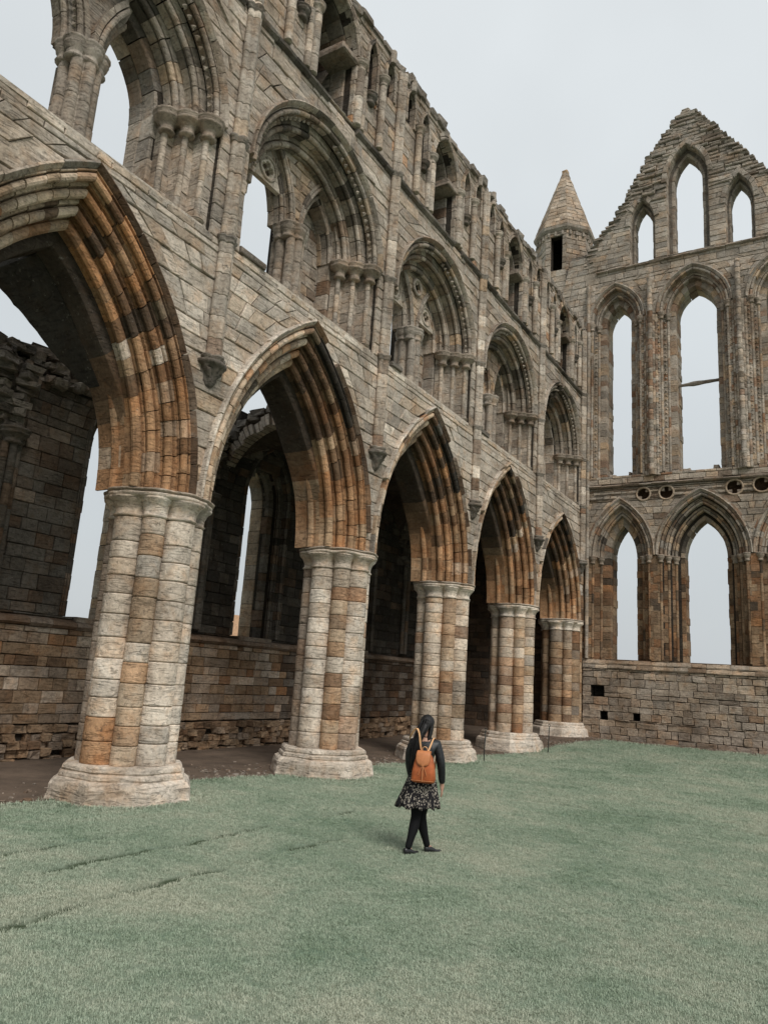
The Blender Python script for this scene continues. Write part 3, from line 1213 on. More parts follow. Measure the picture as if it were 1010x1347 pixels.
def bundle(y, z0, z1, xo=0.0):
    zs = courses(z0, z1, .4, .15)
    ol = lobed_outline([(0.10, 0, .085), (0.03, .115, .075), (0.03, -.115, .075)], 26)
    ol = [p for p in ol]
    for i in range(len(zs) - 1):
        rings = []
        dx, dy = rng.uniform(-.005, .005), rng.uniform(-.005, .005)
        out = []
        for k in range(22):
            a = -PI * .62 + PI * 1.24 * k / 21
            best = .08
            for (lx, ly, r) in ((0.125, 0, .072), (0.05, .112, .064), (0.05, -.112, .064)):
                b_ = lx * math.cos(a) + ly * math.sin(a)
                disc = r * r - (lx * lx + ly * ly - b_ * b_)
                if disc > 0:
                    best = max(best, b_ + math.sqrt(disc))
            out.append((best * math.cos(a), best * math.sin(a)))
        for z, s in ((zs[i] + .003, .95), (zs[i] + .012, 1), (zs[i] + .03, 1), (zs[i + 1] - .03, 1), (zs[i + 1] - .012, 1), (zs[i + 1] - .003, .95)):
            rings.append([(xo + .01 + px * s + dx, y + py * s + dy, z) for px, py in out])
        V, Fc = loft(rings)
        zc = zs[i]
        tb_ = [(WARMGREY, 4), (GREY, 2), (CREAM, 1)] + ([(RUST, 2.2), (BROWN, 1.2)] if zc < TR0 else [(TAN, .5)])
        add(wall, None, 'vaulting_shaft_drum', V, Fc, pick(tb_), MS, True)


def annulet(y, z, name='shaft_ring', s=1.0, xo=0.0):
    rings = []
    for dz, g in ((-.10, 0), (-.07, .035), (-.035, .02), (0, .06), (.035, .065), (.05, .01)):
        ring = []
        for k in range(22):
            a = -PI * .6 + PI * 1.2 * k / 21
            best = .09
            for (lx, ly, r) in ((0.125, 0, .072), (0.05, .112, .064), (0.05, -.112, .064)):
                b_ = lx * math.cos(a) + ly * math.sin(a)
                disc = r * r - (lx * lx + ly * ly - b_ * b_)
                if disc > 0:
                    best = max(best, b_ + math.sqrt(disc))
            best = (best + g) * s
            ring.append((xo + .0 + best * math.cos(a), y + best * math.sin(a), z + dz + rng.uniform(-.006, .006)))
        rings.append(ring)
    V, Fc = loft(rings)
    return mesh_obj(name, V, Fc, MS, wall, True, np.tile(mixc(GREY, DARK, .35), (len(V), 1)))


for k in range(-1, 5):
    y = (k + .5) * BAY
    if k == 4:
        y = 25.0
    bundle(y, 7.50, 18.1)
    annulet(y, 7.52, s=1.12)
    for z in (TR0 + .03, TS - .02, 15.02):
        annulet(y, z)
    # foliate corbel
    rings = []
    for z, s in ((6.98, .12), (7.02, .26), (7.1, .44), (7.18, .52), (7.24, .78), (7.30, .72), (7.35, .9), (7.375, 1.0), (7.40, 1.12), (7.44, 1.15), (7.47, 1.0)):
        ring = []
        for i in range(18):
            a = -PI * .55 + PI * 1.1 * i / 17
            nz = mnoise.noise(Vector((math.cos(a) * 4, math.sin(a) * 4 + y, z * 9)))
            lump = (.22 * math.sin(a * 7 + z * 20) + .16 * math.sin(z * 70)) * (1 if z < 7.36 else 0)
            rr = .27 * s * (1 + .25 * nz * (1 if z < 7.4 else .2) + lump)
            ring.append((rr * math.cos(a) - .01, y + rr * math.sin(a), z))
        rings.append(ring)
    V, Fc = loft(rings)
    mesh_obj('foliate_corbel', V, Fc, MS, wall, True, np.tile(mixc(DARK, GREY, .4), (len(V), 1)))

# ---- string course below the clerestory
for k in range(-1, 5):
    y0, y1 = (k - .5) * BAY + .18, (k + .5) * BAY - .18
    if k == 4:
        y1 = 24.8
    y = y0
    while y < y1 - .1:
        l = min(rng.uniform(.5, .95), y1 - y)
        if rng.random() > .09:
            dz = rng.uniform(-.012, .012)
            ring = [(-.1, 14.9), (.03, 14.92), (.10, 14.97), (.115, 15.03), (.06, 15.09), (-.1, 15.12)]
            V, Fc = loft([[(x + rng.uniform(-.012, .012), yy, z + dz + rng.uniform(-.008, .008)) for x, z in ring] for yy in (y + .005, y + l / 2, y + l - .005)])
            add(wall, None, 'string_course_stone', V, Fc, mixc(DARK, GREY, rng.uniform(.1, .5)))
        y += l

# ---- clerestory
TR1b = 15.0
clO, clNiche = [], []
for b in range(-1, 5):
    c = b * BAY
    clO.append(Arch(c, .74, 15.15, 17.0, 18.10))
    for s in (-1, 1):
        clNiche.append(Arch(c + s * 1.40, .21, 16.35, 17.45, 17.95))
        clNiche.append(Arch(c + s * 2.25, .2, 17.0, 17.65, 18.05))


def top_z(u):
    return 18.28 + .22 * mnoise.noise(Vector((u * .9, 3.1, 0))) + .12 * mnoise.noise(Vector((u * 3.3, 1.1, 0)))


wall_stones(PA, wall, None, 'clerestory_block', Y0, Y1, courses(TR1b + .1, 18.6, .27, .2), clO + clNiche, (.4, .75),
            lambda u, z: pick([(WARMGREY, 5), (mixc(TAN, WARMGREY, .5), 2.5), (GREY, 2), (ORANGE, .35), (BROWN, .4)]), d=0.0, dep=.14,
            ragged=lambda u, z: z < top_z(u) + .08)
V, Fc = slab(PA, Y0, Y1, TR1, 18.2, -.06, -.4, [o.grow(.02) for o in clO] + [n.grow(.02) for n in clNiche])
slab(PA, Y0, Y1, TR1, 18.15, -.4, -1.25, [o.grow(.02) for o in clO], V=V, Fc=Fc)
# the outer skin behind the wall passage still closes most of the openings
slab(PA, Y0, Y1, TR1, 18.1, -1.25, -1.6, [Arch(o.c, .28, 16.9, 17.2, 17.7) for o in clO if o.c < 10], V=V, Fc=Fc)
core_obj('clerestory_core', V, Fc, wall)
for o in clO:
    if o.c < -1:
        continue
    cb = moulded_cap(PA, o.c + .92, .02, 16.95, .12, wall, name='opening_capital', h=.3)
    moulded_cap(PA, o.c - .92, .02, 16.95, .12, wall, name='opening_capital', h=.3)
    for s in (-1, 1):
        shaft_run(wall, None, 'opening_shaft_drum', PA, o.c + s * .90, .03, .12, 15.12, 16.65, .38, tr_col)
        shaft_run(wall, None, 'opening_shaft_drum', PA, o.c + s * 1.10, .04, .08, 15.12, 16.65, .38, tr_col)
        shaft_run(wall, None, 'wall_arcade_drum', PA, o.c + s * 1.83, .10, .10, 15.12, 16.95, .45, tr_col)
        moulded_cap(PA, o.c + s * 1.83, .10, 17.2, .11, wall, name='wall_arcade_capital', h=.28)
        # little corbel under the blind lancet
        moulded_cap(PA, o.c + s * 1.40, .02, 16.4, .12, wall, name='niche_corbel', h=.3, k=1.6, col=mixc(DARK, GREY, .3))
    arch_sweep(PA, wall, None, 'clerestory_voussoir', o, [roll_order(.0, .05, .2, .045, .35)], .3, dark_grey, nsub=2, keep=lambda s, t, r: s > 0 or rng.random() > .3)
    arch_sweep(PA, wall, None, 'opening_reveal_stone', o, [box_order(-.03, .2, -.75, -.32), box_order(-.02, .2, -1.24, -.77)], .33, lambda s, t, r: pick([(GREY, 3), (DARK, 2), (BROWN, 1)]), jamb=15.16, nsub=2)
    # lintel slab across the opening
    V, Fc = block_mesh(PA, [(o.c + .12, 16.74), (o.c + .84, 16.74), (o.c + .86, 16.94), (o.c + .12, 16.94)], .04, .8, bev=.03, jit=.015)
    add(wall, None, 'lintel_stone', V, Fc, mixc(GREY, BROWN, .4))
for n in clNiche:
    if n.c < -1:
        continue
    arch_sweep(PA, wall, None, 'niche_voussoir', n, [roll_order(-.01, .07, .1, .03, .2)], .28, dark_grey, jamb=n.z0, nsub=2)
    if abs(((n.c / BAY) % 1) - .4) < .06 or abs(((n.c / BAY) % 1) - .6) < .06:
        # crocketed stub rising through the ragged top
        V, Fc = shaft_piece(.06, n.c, .1, 18.0, 18.45 + rng.uniform(-.1, .15), 0, n=7)
        add(wall, None, 'broken_pinnacle', V, Fc, GREY)

# ragged crown of the wall: individual loose blocks
def rock(cx, cy, cz, sx, sy, sz, rot=0.0, rough=.16):
    base = [(-1, -1, -1), (1, -1, -1), (1, 1, -1), (-1, 1, -1), (-1, -1, 1), (1, -1, 1), (1, 1, 1), (-1, 1, 1)]
    V = []
    for (x, y, z) in base:
        k = .82
        for ax in range(3):
            v = [x * k, y * k, z * k]
            v[ax] = (x, y, z)[ax] * rng.uniform(.92, 1.05)
            px, py, pz = v[0] * sx * (1 + rng.uniform(-rough, rough)), v[1] * sy * (1 + rng.uniform(-rough, rough)), v[2] * sz * (1 + rng.uniform(-rough, rough) * .6)
            V.append((cx + px * math.cos(rot) - py * math.sin(rot), cy + px * math.sin(rot) + py * math.cos(rot), cz + pz))
    # vertex 3*i+ax
    def vid(i, ax):
        return 3 * i + ax
    Fc = []
    quads = {(2, -1): (0, 3, 2, 1), (2, 1): (4, 5, 6, 7), (1, -1): (0, 1, 5, 4), (1, 1): (2, 3, 7, 6), (0, -1): (0, 4, 7, 3), (0, 1): (1, 2, 6, 5)}
    for (ax, s), q in quads.items():
        Fc.append(tuple(vid(i, ax) for i in q))
    edges = [(0, 1), (1, 2), (2, 3), (3, 0), (4, 5), (5, 6), (6, 7), (7, 4), (0, 4), (1, 5), (2, 6), (3, 7)]
    for a, b in edges:
        d = [i for i in range(3) if base[a][i] != base[b][i]][0]
        o_ = [i for i in range(3) if i != d]
        Fc.append((vid(a, o_[0]), vid(b, o_[0]), vid(b, o_[1]), vid(a, o_[1])))
    for i in range(8):
        Fc.append((vid(i, 0), vid(i, 1), vid(i, 2)))
    return V, Fc


y = Y0
while y < 25.3:
    l = rng.uniform(.25, .55)
    V, Fc = rock(-.15 + rng.uniform(-.05, .05), y + l / 2, top_z(y) + rng.uniform(-.06, .12), .22, l / 2, rng.uniform(.08, .15))
    add(wall, None, 'wall_top_stone', V, Fc, tuple(x * .7 for x in GREY), MR)
    V, Fc = rock(-.85 + rng.uniform(-.05, .05), y + l / 2, top_z(y) - .05, .5, l / 2, rng.uniform(.1, .2))
    add(wall, None, 'wall_top_stone', V, Fc, tuple(x * .7 for x in GREY), MR)
    y += l

# ------------------------------------------------------------------ gable wall
gable = thing('gable_wall', 'ruined east gable wall closing the choir, three tiers of lancet windows under a pointed top', 'ruined wall', (4.6, 26.3, 0))
GX0, GX1 = 0.02, 9.7
LC, LS = 4.78, 1.56
lowC = Arch(4.76, 1.80, 3.5, 7.8, 10.50)
lowL = Arch(1.54, 1.40, 3.5, 7.8, 10.30)
lowR = Arch(7.98, 1.40, 3.5, 7.8, 10.30)
LOW = [lowL, lowC, lowR]
upC = Arch(4.65, 1.52, 11.3, 18.6, 20.62)
upL = Arch(1.36, 1.26, 11.3, 18.6, 20.45)
upR = Arch(7.95, 1.26, 11.3, 18.6, 20.45)
UP = [upL, upC, upR]
glC = Arch(4.50, .88, 21.3, 25.0, 26.72)
glL = Arch(2.55, .56, 21.25, 23.2, 24.5)
glR = Arch(6.60, .56, 21.25, 23.2, 24.5)
GL = [glL, glC, glR]
medal = [Circle(2.50, 10.42, .26), Circle(3.42, 10.42, .27), Circle(6.0, 10.46, .29), Circle(6.98, 10.5, .29)]
putlog = [Rect(.35, .9, 1.98, 2.42), Rect(.74, 1.05, 1.08, 1.42), Rect(2.05, 2.32, 1.14, 1.42)]


def base_col(u, z):
    return pick([(mixc(WARMGREY, BROWN, .2), 4), (mixc(WARMGREY, TAN, .3), 3), (mixc(BROWN, GREY, .5), 1.4), (mixc(TAN, GREY, .4), 2), (mixc(RUST, TAN, .4), .6)])


def low_col(u, z):
    t = [(mixc(BROWN, TAN, .3), 3), (RUST, 2.4), (mixc(TAN, BROWN, .3), 2.5), (DARK, 1.2), (ORANGE, .8)]
    if z > 7.8:
        t = [(WARMGREY, 4), (mixc(TAN, WARMGREY, .5), 2.5), (BROWN, 1), (GREY, 2)]
    return pick(t)


def up_col(u, z):
    t = [(WARMGREY, 4), (GREY, 3), (mixc(TAN, WARMGREY, .5), 2)]
    if 13.5 < z < 18.5 and 2.0 < u < 4.2:
        t += [(RUST, 4), (BROWN, 3), (TAN, 2)]
    elif 11 < z < 18.5:
        t += [(RUST, .8), (BROWN, .8)]
    return pick(t)


# base
wall_stones(PG, gable, None, 'base_block', GX0, GX1, courses(-.1, 3.12, .25, .25), putlog, (.35, .75), base_col, d=.10, dep=.14, mat=ML, jit=.014, proud=.03)
V, Fc = slab(PG, GX0, GX1, -.4, 3.2, .03, -.5, putlog)
slab(PG, GX0, GX1, -.4, 3.2, -.5, -1.6, [], V=V, Fc=Fc, step=4)
core_obj('base_core', V, Fc, gable)
# the respond: masonry filling the corner behind the last pier
wall_stones(PG, gable, None, 'respond_block', -1.3, GX0, courses(.2, 7.4, .3, .2), [], (.3, .5), lambda u, z: pick([(mixc(TAN, BROWN, .4), 3), (RUST, 1.5), (mixc(WARMGREY, BROWN, .3), 2), (BROWN, 1)]), d=.02, dep=.14)
V, Fc = slab(PG, -1.35, GX0, -.3, 7.5, -.05, -1.2, [], step=9)
core_obj('respond_core', V, Fc, gable)
# sloping sill courses
for (z0, z1, d0, d1) in ((3.10, 3.28, .16, .10), (3.28, 3.48, .11, .0)):
    u = GX0
    while u < GX1:
        l = min(rng.uniform(.5, 1.0), GX1 - u)
        dz = rng.uniform(-.015, .02)
        poly = [(-.3, z0), (d0 + rng.uniform(-.02, .02), z0 + .02), (d0, z0 + .07), (d1, z1 + dz), (-.3, z1 + dz)]
        V, Fc = loft([[PG(uu, z + rng.uniform(-.01, .01), d + rng.uniform(-.008, .008)) for d, z in poly] for uu in (u + .006, u + l / 2, u + l - .006)])
        add(gable, None, 'sill_course_stone', V, Fc, pick([(mixc(TAN, GREY, .5), 3), (WARMGREY, 2), (BROWN, 1)]), ML)
        u += l
# lower tier
wall_stones(PG, gable, None, 'lower_tier_block', GX0, GX1, courses(3.48, 10.78, .28, .18), [a.grow(-.01) for a in LOW] + medal, (.35, .6), low_col, dep=.14)
DEPTHS = [(-.06, -.30, .03), (-.30, -.60, -.28), (-.60, -.92, -.60), (-.92, -1.30, -.92), (-1.30, -1.60, -.70)]
V, Fc = [], []


def tier_core(tier, z0, z1, steps, name, lo_=GX0, hi_=GX1, extra=()):
    V, Fc = [], []
    for (d0, d1, r) in steps:
        ops = []
        for a, w_in in tier:
            k = r * (a.w - w_in)         # r: 0..-1 fraction towards the inner opening
            ops.append(a.grow(k))
        ex = [Circle(q.c, q.z, q.r * 1.08) for q in extra] if d0 > -.5 else []
        slab(PG, lo_, hi_, z0, z1, d0, d1, ops + ex, V=V, Fc=Fc)
    core_obj(name, V, Fc, gable)


STEPS = [(-.06, -.28, .03), (-.28, -.56, -.28), (-.56, -.86, -.55), (-.86, -1.25, -.85), (-1.25, -1.6, -.85)]
lowW = [(lowL, .55), (lowC, .82), (lowR, .55)]
upW = [(upL, .55), (upC, .83), (upR, .55)]
tier_core(lowW, 3.2, 10.9, STEPS, 'lower_tier_core', extra=medal)
tier_core(upW, 10.9, 21.15, STEPS, 'upper_tier_core')


def lowarch_col(s, t, ri):
    if t < 0:
        return low_col(0, 5)
    return pick([(WARMGREY, 3), (TAN, 2), (BROWN, 1.6), (GREY, 1.5), (RUST, .8), (DARK, .8)])


def uparch_col(s, t, ri):
    if t < 0:
        return pick([(WARMGREY, 4), (GREY, 2), (TAN, 1.5), (RUST, .9), (mixc(TAN, RUST, .5), 1)])
    if ri == 7:
        return pick([(mixc(TAN, WARMGREY, .5), 3), (RUST, 1), (GREY, 1.5)])
    return pick([(WARMGREY, 3), (TAN, 2), (RUST, 1.1), (BROWN, 1.2), (GREY, 2)])


def window(tier_name, a, w_in, jz, colf, hood=True, n_orders=3, dog=False, winlabel=None):
    """stepped, moulded window: one part whose stones are its sub-parts"""
    width = a.w - w_in
    V, Fc = prism(PG, [(a.c - w_in - .1, jz - .12), (a.c + w_in + .1, jz - .12), (a.c + w_in + .1, jz + .02), (a.c - w_in - .1, jz + .02)], -.3, -1.35)
    wn = mesh_obj(tier_name, V, Fc, ML, gable, False, np.tile(mixc(TAN, GREY, .5), (len(V), 1)))
    st = width / n_orders
    for k in range(n_orders):
        r = -width + st * (n_orders - 1 - k)
        d = 0.02 - .30 * k
        sz = st + .1
        if k < n_orders - 1:
            arch_sweep(PG, gable, wn, 'window_order_stone', a, [roll_order(r, d, sz, .05, .33), ], .3, colf, nsub=2)
            arch_sweep(PG, gable, wn, 'window_order_stone', a, [roll_order(r + st * .5, d - .0, sz * .5, .045, .12)], .3, colf, nsub=2)
        else:
            arch_sweep(PG, gable, wn, 'window_order_stone', a, [box_order(r, r + sz, d - .38, d)], .3, colf, nsub=2)
        # jamb blocks under the springing
        arch_j = [box_order(r + .10 if k < n_orders - 1 else r, r + sz, d - .33, d)]
        for side in 'LR':
            sg = -1 if side == 'L' else 1
            zs_ = courses(jz, a.zs - .02, .29, .18)
            for z0, z1 in zip(zs_[:-1], zs_[1:]):
                u0 = a.c + sg * (a.w + (r + .09 if k < n_orders - 1 else r))
                u1 = a.c + sg * (a.w + r + sz)
                lo_, hi_ = min(u0, u1), max(u0, u1)
                j = rng.uniform(-.012, .012)
                V, Fc = prism(PG, [(lo_ + j, z0 + .006), (hi_, z0 + .006), (hi_, z1 - .006), (lo_ + j, z1 - .006)], d + rng.uniform(-.015, .01), d - (.33 if k < n_orders - 1 else .40))
                add(gable, wn, 'window_jamb_stone', V, Fc, colf(sg, -1, k), MS)
            if k < n_orders - 1:
                us = a.c + sg * (a.w + r + .045)
                shaft_run(gable, wn, 'window_shaft_drum', PG, us, d - .06, .06, jz + .05, a.zs - .3, .4, lambda u_, z_: colf(1, -1, 0))
                moulded_cap(PG, us, d - .04, a.zs, .10, wn, h=.32, k=1.5, col=mixc(WARMGREY, BROWN, .2), name='window_capital')
                if dog:
                    dogtooth(PG, a, r + .16, d + .01, jz + .2, wn, pitch=.2, size=.05, keep=lambda s, t: t < 0)
    # innermost reveal
    arch_sweep(PG, gable, wn, 'window_reveal_stone', a, [box_order(-width - .02, -width + .2, -1.58, -1.0)], .34, colf, nsub=2)
    for side in 'LR':
        sg = -1 if side == 'L' else 1
        zs_ = courses(jz, a.zs - .01, .32, .18)
        for i, (z0, z1) in enumerate(zip(zs_[:-1], zs_[1:])):
            ext = rng.choice((0, .0, .03, .05)) if tier_name != 'clerestory_lancet' else rng.choice((0, .02))
            u0 = a.c + sg * (w_in - .02 - ext * .6)
            u1 = a.c + sg * (w_in + .22)
            lo_, hi_ = min(u0, u1), max(u0, u1)
            V, Fc = prism(PG, [(lo_, z0 + .005), (hi_, z0 + .005), (hi_, z1 - .005), (lo_, z1 - .005)], -.99, -1.58)
            add(gable, wn, 'window_reveal_stone', V, Fc, colf(sg, -1, 0), MS)
    if hood:
        arch_sweep(PG, gable, wn, 'hood_mould_stone', a, [hood_order(-.10, 0.0, .11, .12)], .55, lambda s, t, r: pick([(GREY, 3), (BROWN, 1), (WARMGREY, 2)]), nsub=3)
    return wn


for a, w_in in lowW:
    window('lower_lancet', a, w_in, 3.5, lowarch_col, n_orders=4 if w_in > .6 else 3)
for a, w_in in upW:
    window('upper_lancet', a, w_in, 11.3, uparch_col, n_orders=3, dog=True)

# broken lower corners of the upper lights, and the bar left across the middle one
for (u, z, w, h) in ((upL.c - .34, 11.45, .30, .30), (upL.c + .36, 11.42, .26, .22), (upL.c + .40, 11.6, .16, .14), (upC.c - .56, 11.45, .3, .35), (upC.c + .60, 11.5, .24, .42), (upC.c + .40, 11.4, .18, .2)):
    V, Fc = block_mesh(PG, [(u - w / 2, z - h / 2), (u + w / 2, z - h / 2), (u + w / 2, z + h / 2), (u - w / 2, z + h / 2)], -.8, .7, bev=.03, jit=.02)
    add(gable, None, 'broken_tracery_stone', V, Fc, WARMGREY)
V, Fc = [], []
rings = []
for i in range(9):
    t = i / 8
    r = .07 + (.05 if i in (3, 4) else 0) * .6 + rng.uniform(-.01, .01)
    rings.append([PG(upC.c - .86 + 1.72 * t, 15.42 + r * math.sin(a) * 1.1 + .05 * t, -.95 + r * math.cos(a)) for a in [2 * PI * k / 8 for k in range(8)]])
V, Fc = loft(rings)
mesh_obj('transom_bar', V, Fc, MS, gable, False, np.tile(mixc(GREY, DARK, .4), (len(V), 1)))

# roundels with broken quatrefoils
for q in medal:
    t_ = []
    for i in range(24):
        a = 2 * PI * i / 24
        t_.append([PG(q.c + (q.r + .02 + .045 * math.cos(p)) * math.cos(a), q.z + (q.r + .02 + .045 * math.cos(p)) * math.sin(a), .0 + .04 * math.sin(p)) for p in [2 * PI * w / 7 for w in range(7)]])
    V, Fc = loft(t_ + [t_[0]], False)
    md = mesh_obj('roundel', V, Fc, MS, gable, True, np.tile(mixc(TAN, WARMGREY, .6), (len(V), 1)))
    t_ = [[PG(q.c + q.r * 1.05 * s * math.cos(2 * PI * i / 16), q.z + q.r * 1.05 * s * math.sin(2 * PI * i / 16), dd) for i in range(16)] for s, dd in ((1.0, -.02), (.98, -.38), (.6, -.42), (.05, -.43))]
    V, Fc = loft(t_, False)
    Fc.append(tuple(range(48, 64)))
    mesh_obj('roundel_bowl', V, Fc, MR, md, True, np.tile(mixc(RUST, DARK, .7), (len(V), 1)))
    for k, a in enumerate((.8, 2.35, 3.9, 5.5)):
        if rng.random() < .3:
            continue
        V, Fc = prism(PG, [(q.c + q.r * math.cos(a - .42), q.z + q.r * math.sin(a - .42)), (q.c + q.r * math.cos(a + .42), q.z + q.r * math.sin(a + .42)), (q.c + q.r * .45 * math.cos(a), q.z + q.r * .45 * math.sin(a))], -.03, -.16)
        mesh_obj('roundel_cusp', V, Fc, MS, md, False, np.tile(mixc(WARMGREY, BROWN, .3), (len(V), 1)))

# string courses
for (z, dd) in ((10.78, .14), (21.06, .13)):
    u = GX0 if z < 20 else .5
    while u < GX1:
        l = min(rng.uniform(.4, 1.0), GX1 - u)
        if rng.random() > .12:
            h = rng.uniform(.10, .17)
            poly = [(-.1, z), (dd * .5, z + .01), (dd + rng.uniform(-.04, .02), z + h * .4), (dd * .8, z + h * .8), (-.1, z + h + .05)]
            V, Fc = loft([[PG(uu, zz + rng.uniform(-.012, .012), d + rng.uniform(-.015, .015)) for d, zz in poly] for uu in (u + .006, u + l / 2, u + l - .006)])
            add(gable, None, 'string_course_stone', V, Fc, mixc(GREY, BROWN, rng.uniform(.1, .6)))
        u += l
# sloped sill band under upper lights
wall_stones(PG, gable, None, 'upper_tier_block', GX0, GX1, courses(10.95, 21.12, .28, .18), [a.grow(-.01) for a in UP], (.35, .6), up_col, dep=.14)
# eroded pilasters between the upper lights
for (uc, wd) in ((2.88, .30), (6.42, .30)):
    for du, dd, r in ((-wd * .75, .03, .07), (-wd * .35, .10, .085), (0, .16, .11), (wd * .35, .10, .085), (wd * .75, .03, .07)):
        shaft_run(gable, None, 'pilaster_drum', PG, uc + du, dd, r, 11.2, 20.3 if du == 0 else 18.5, .26, up_col, jit=.014)
shaft_run(gable, None, 'corner_shaft_drum', PG, -.10, .10, .075, .9, 7.3, .4, lambda u, z: pick([(TAN, 2), (RUST, 1), (mixc(TAN, BROWN, .4), 2)]))
# corner shaft against the arcade wall
shaft_run(gable, None, 'corner_shaft_drum', PG, .16, .1, .08, 3.5, 20.6, .42, up_col)

# gable top


def g_lo(z):
    pts = [(21.0, 0.02), (22.3, .25), (22.9, .55), (23.7, 1.42), (26.25, 2.78), (28.5, 4.42), (29, 4.5)]
    for (z0, u0), (z1, u1) in zip(pts[:-1], pts[1:]):
        if z <= z1:
            return u0 + (u1 - u0) * (z - z0) / (z1 - z0)
    return 4.5


def g_hi(z):
    pts = [(21.0, 9.7), (22.2, 8.9), (24.0, 7.75), (26.8, 5.90), (28.5, 4.62), (29, 4.5)]
    for (z0, u0), (z1, u1) in zip(pts[:-1], pts[1:]):
        if z <= z1:
            return u0 + (u1 - u0) * (z - z0) / (z1 - z0)
    return 4.5


glW = [(glL, .40), (glC, .60), (glR, .40)]
for (d0, d1, k) in ((-.06, -.42, .02), (-.42, -1.0, -.62)):
    V, Fc = slab(PG, g_lo, g_hi, 21.15, 28.42, d0, d1, [a.grow((a.w - w) * (k if k < 0 else .05)) for a, w in glW], step=.18)
    core_obj('gable_core', V, Fc, gable, col=mixc(MORTAR, GREY, .4))
wall_stones(PG, gable, None, 'gable_block', lambda z: g_lo(z) + .0, g_hi, courses(21.2, 24.2, .25, .2), [a for a, w in glW], (.4, .7),
            lambda u, z: pick([(GREY, 4), (WARMGREY, 3), (mixc(TAN, GREY, .5), 1)]), dep=.14)
# thin, strongly weathered upper courses with ragged, stepped edges
zc = courses(24.2, 28.55, .17, .25)
for z0, z1 in zip(zc[:-1], zc[1:]):
    zm = (z0 + z1) / 2
    for (a0, a1) in free(zm, lambda z: g_lo(z) - rng.uniform(-.02, .1), lambda z: g_hi(z) + rng.uniform(-.02, .1), [glC.grow(.0), glL, glR]):
        if a1 - a0 < .08:
            continue
        n = max(1, int((a1 - a0) / rng.uniform(.4, .7)))
        cs = [a0 + (a1 - a0) * (i + (rng.uniform(-.25, .25) if 0 < i < n else 0)) / n for i in range(n + 1)]
        for i in range(n):
            V, Fc = block_mesh(PG, [(cs[i], z0), (cs[i + 1], z0), (cs[i + 1], z1), (cs[i], z1)], rng.uniform(-.03, .09), .2, bev=.035, jit=.018, tilt=.03)
            add(gable, None, 'gable_slate_stone', V, Fc, pick([(GREY, 4), (WARMGREY, 3), (mixc(BROWN, GREY, .4), 1.3)]), MR)
for side in (0, 1):
    z = 21.6
    while z < 28.5:
        u = (g_lo if side == 0 else g_hi)(z)
        l = rng.uniform(.2, .38)
        V, Fc = rock(u, YG + .45, z, l * .75, .5, rng.uniform(.05, .08), rough=.12)
        add(gable, None, 'coping_stone', V, Fc, (lambda k_: tuple(x * k_ for x in GREY))(rng.uniform(.7, 1)), MR)
        z += rng.uniform(.13, .24)
V, Fc = rock(4.48, YG + .4, 28.52, .16, .3, .16)
add(gable, None, 'coping_stone', V, Fc, GREY, MR)
# window surrounds of the gable tier
for a, w_in in glW:
    V, Fc = prism(PG, [(a.c - w_in, a.z0 - .1), (a.c + w_in, a.z0 - .1), (a.c + w_in, a.z0 + .02), (a.c - w_in, a.z0 + .02)], -.1, -.95)
    wn = mesh_obj('gable_lancet', V, Fc, MS, gable, False, np.tile(GREY, (len(V), 1)))
    wd = a.w - w_in
    gc = lambda s, t, r: pick([(GREY, 4), (WARMGREY, 3), (mixc(BROWN, GREY, .5), 1.2)])
    arch_sweep(PG, gable, wn, 'gable_voussoir', a, [box_order(-.02, .2, -.3, .06)], .26, gc, nsub=2, jit=.015, keep=lambda s, t, r: rng.random() > .12)
    arch_sweep(PG, gable, wn, 'gable_soffit_stone', a, [box_order(-.03, .1, -.45, -.1)], .4, gc, jamb=a.z0, nsub=3)
    arch_sweep(PG, gable, wn, 'gable_reveal_stone', a, [box_order(-wd - .01, -wd * .2, -.98, -.44)], .34, gc, jamb=a.z0, nsub=3, jit=.012)

# ------------------------------------------------------------------ stair turret at the corner
turret = thing('stair_turret', 'octagonal stair turret with conical stone roof left of the gable', 'turret', (-1.55, 26.9, 0))
TX, TY, TRr = -1.55, 26.9, 1.25


def face_frame(ang, rad, lean=0.0, z_ref=0.0):
    nx, ny = math.cos(ang), math.sin(ang)
    tx, ty = -ny, nx

    def P(u, z, d):
        rr = rad - lean * (z - z_ref) + d
        return (TX + nx * rr + tx * u, TY + ny * rr + ty * u, z)
    return P


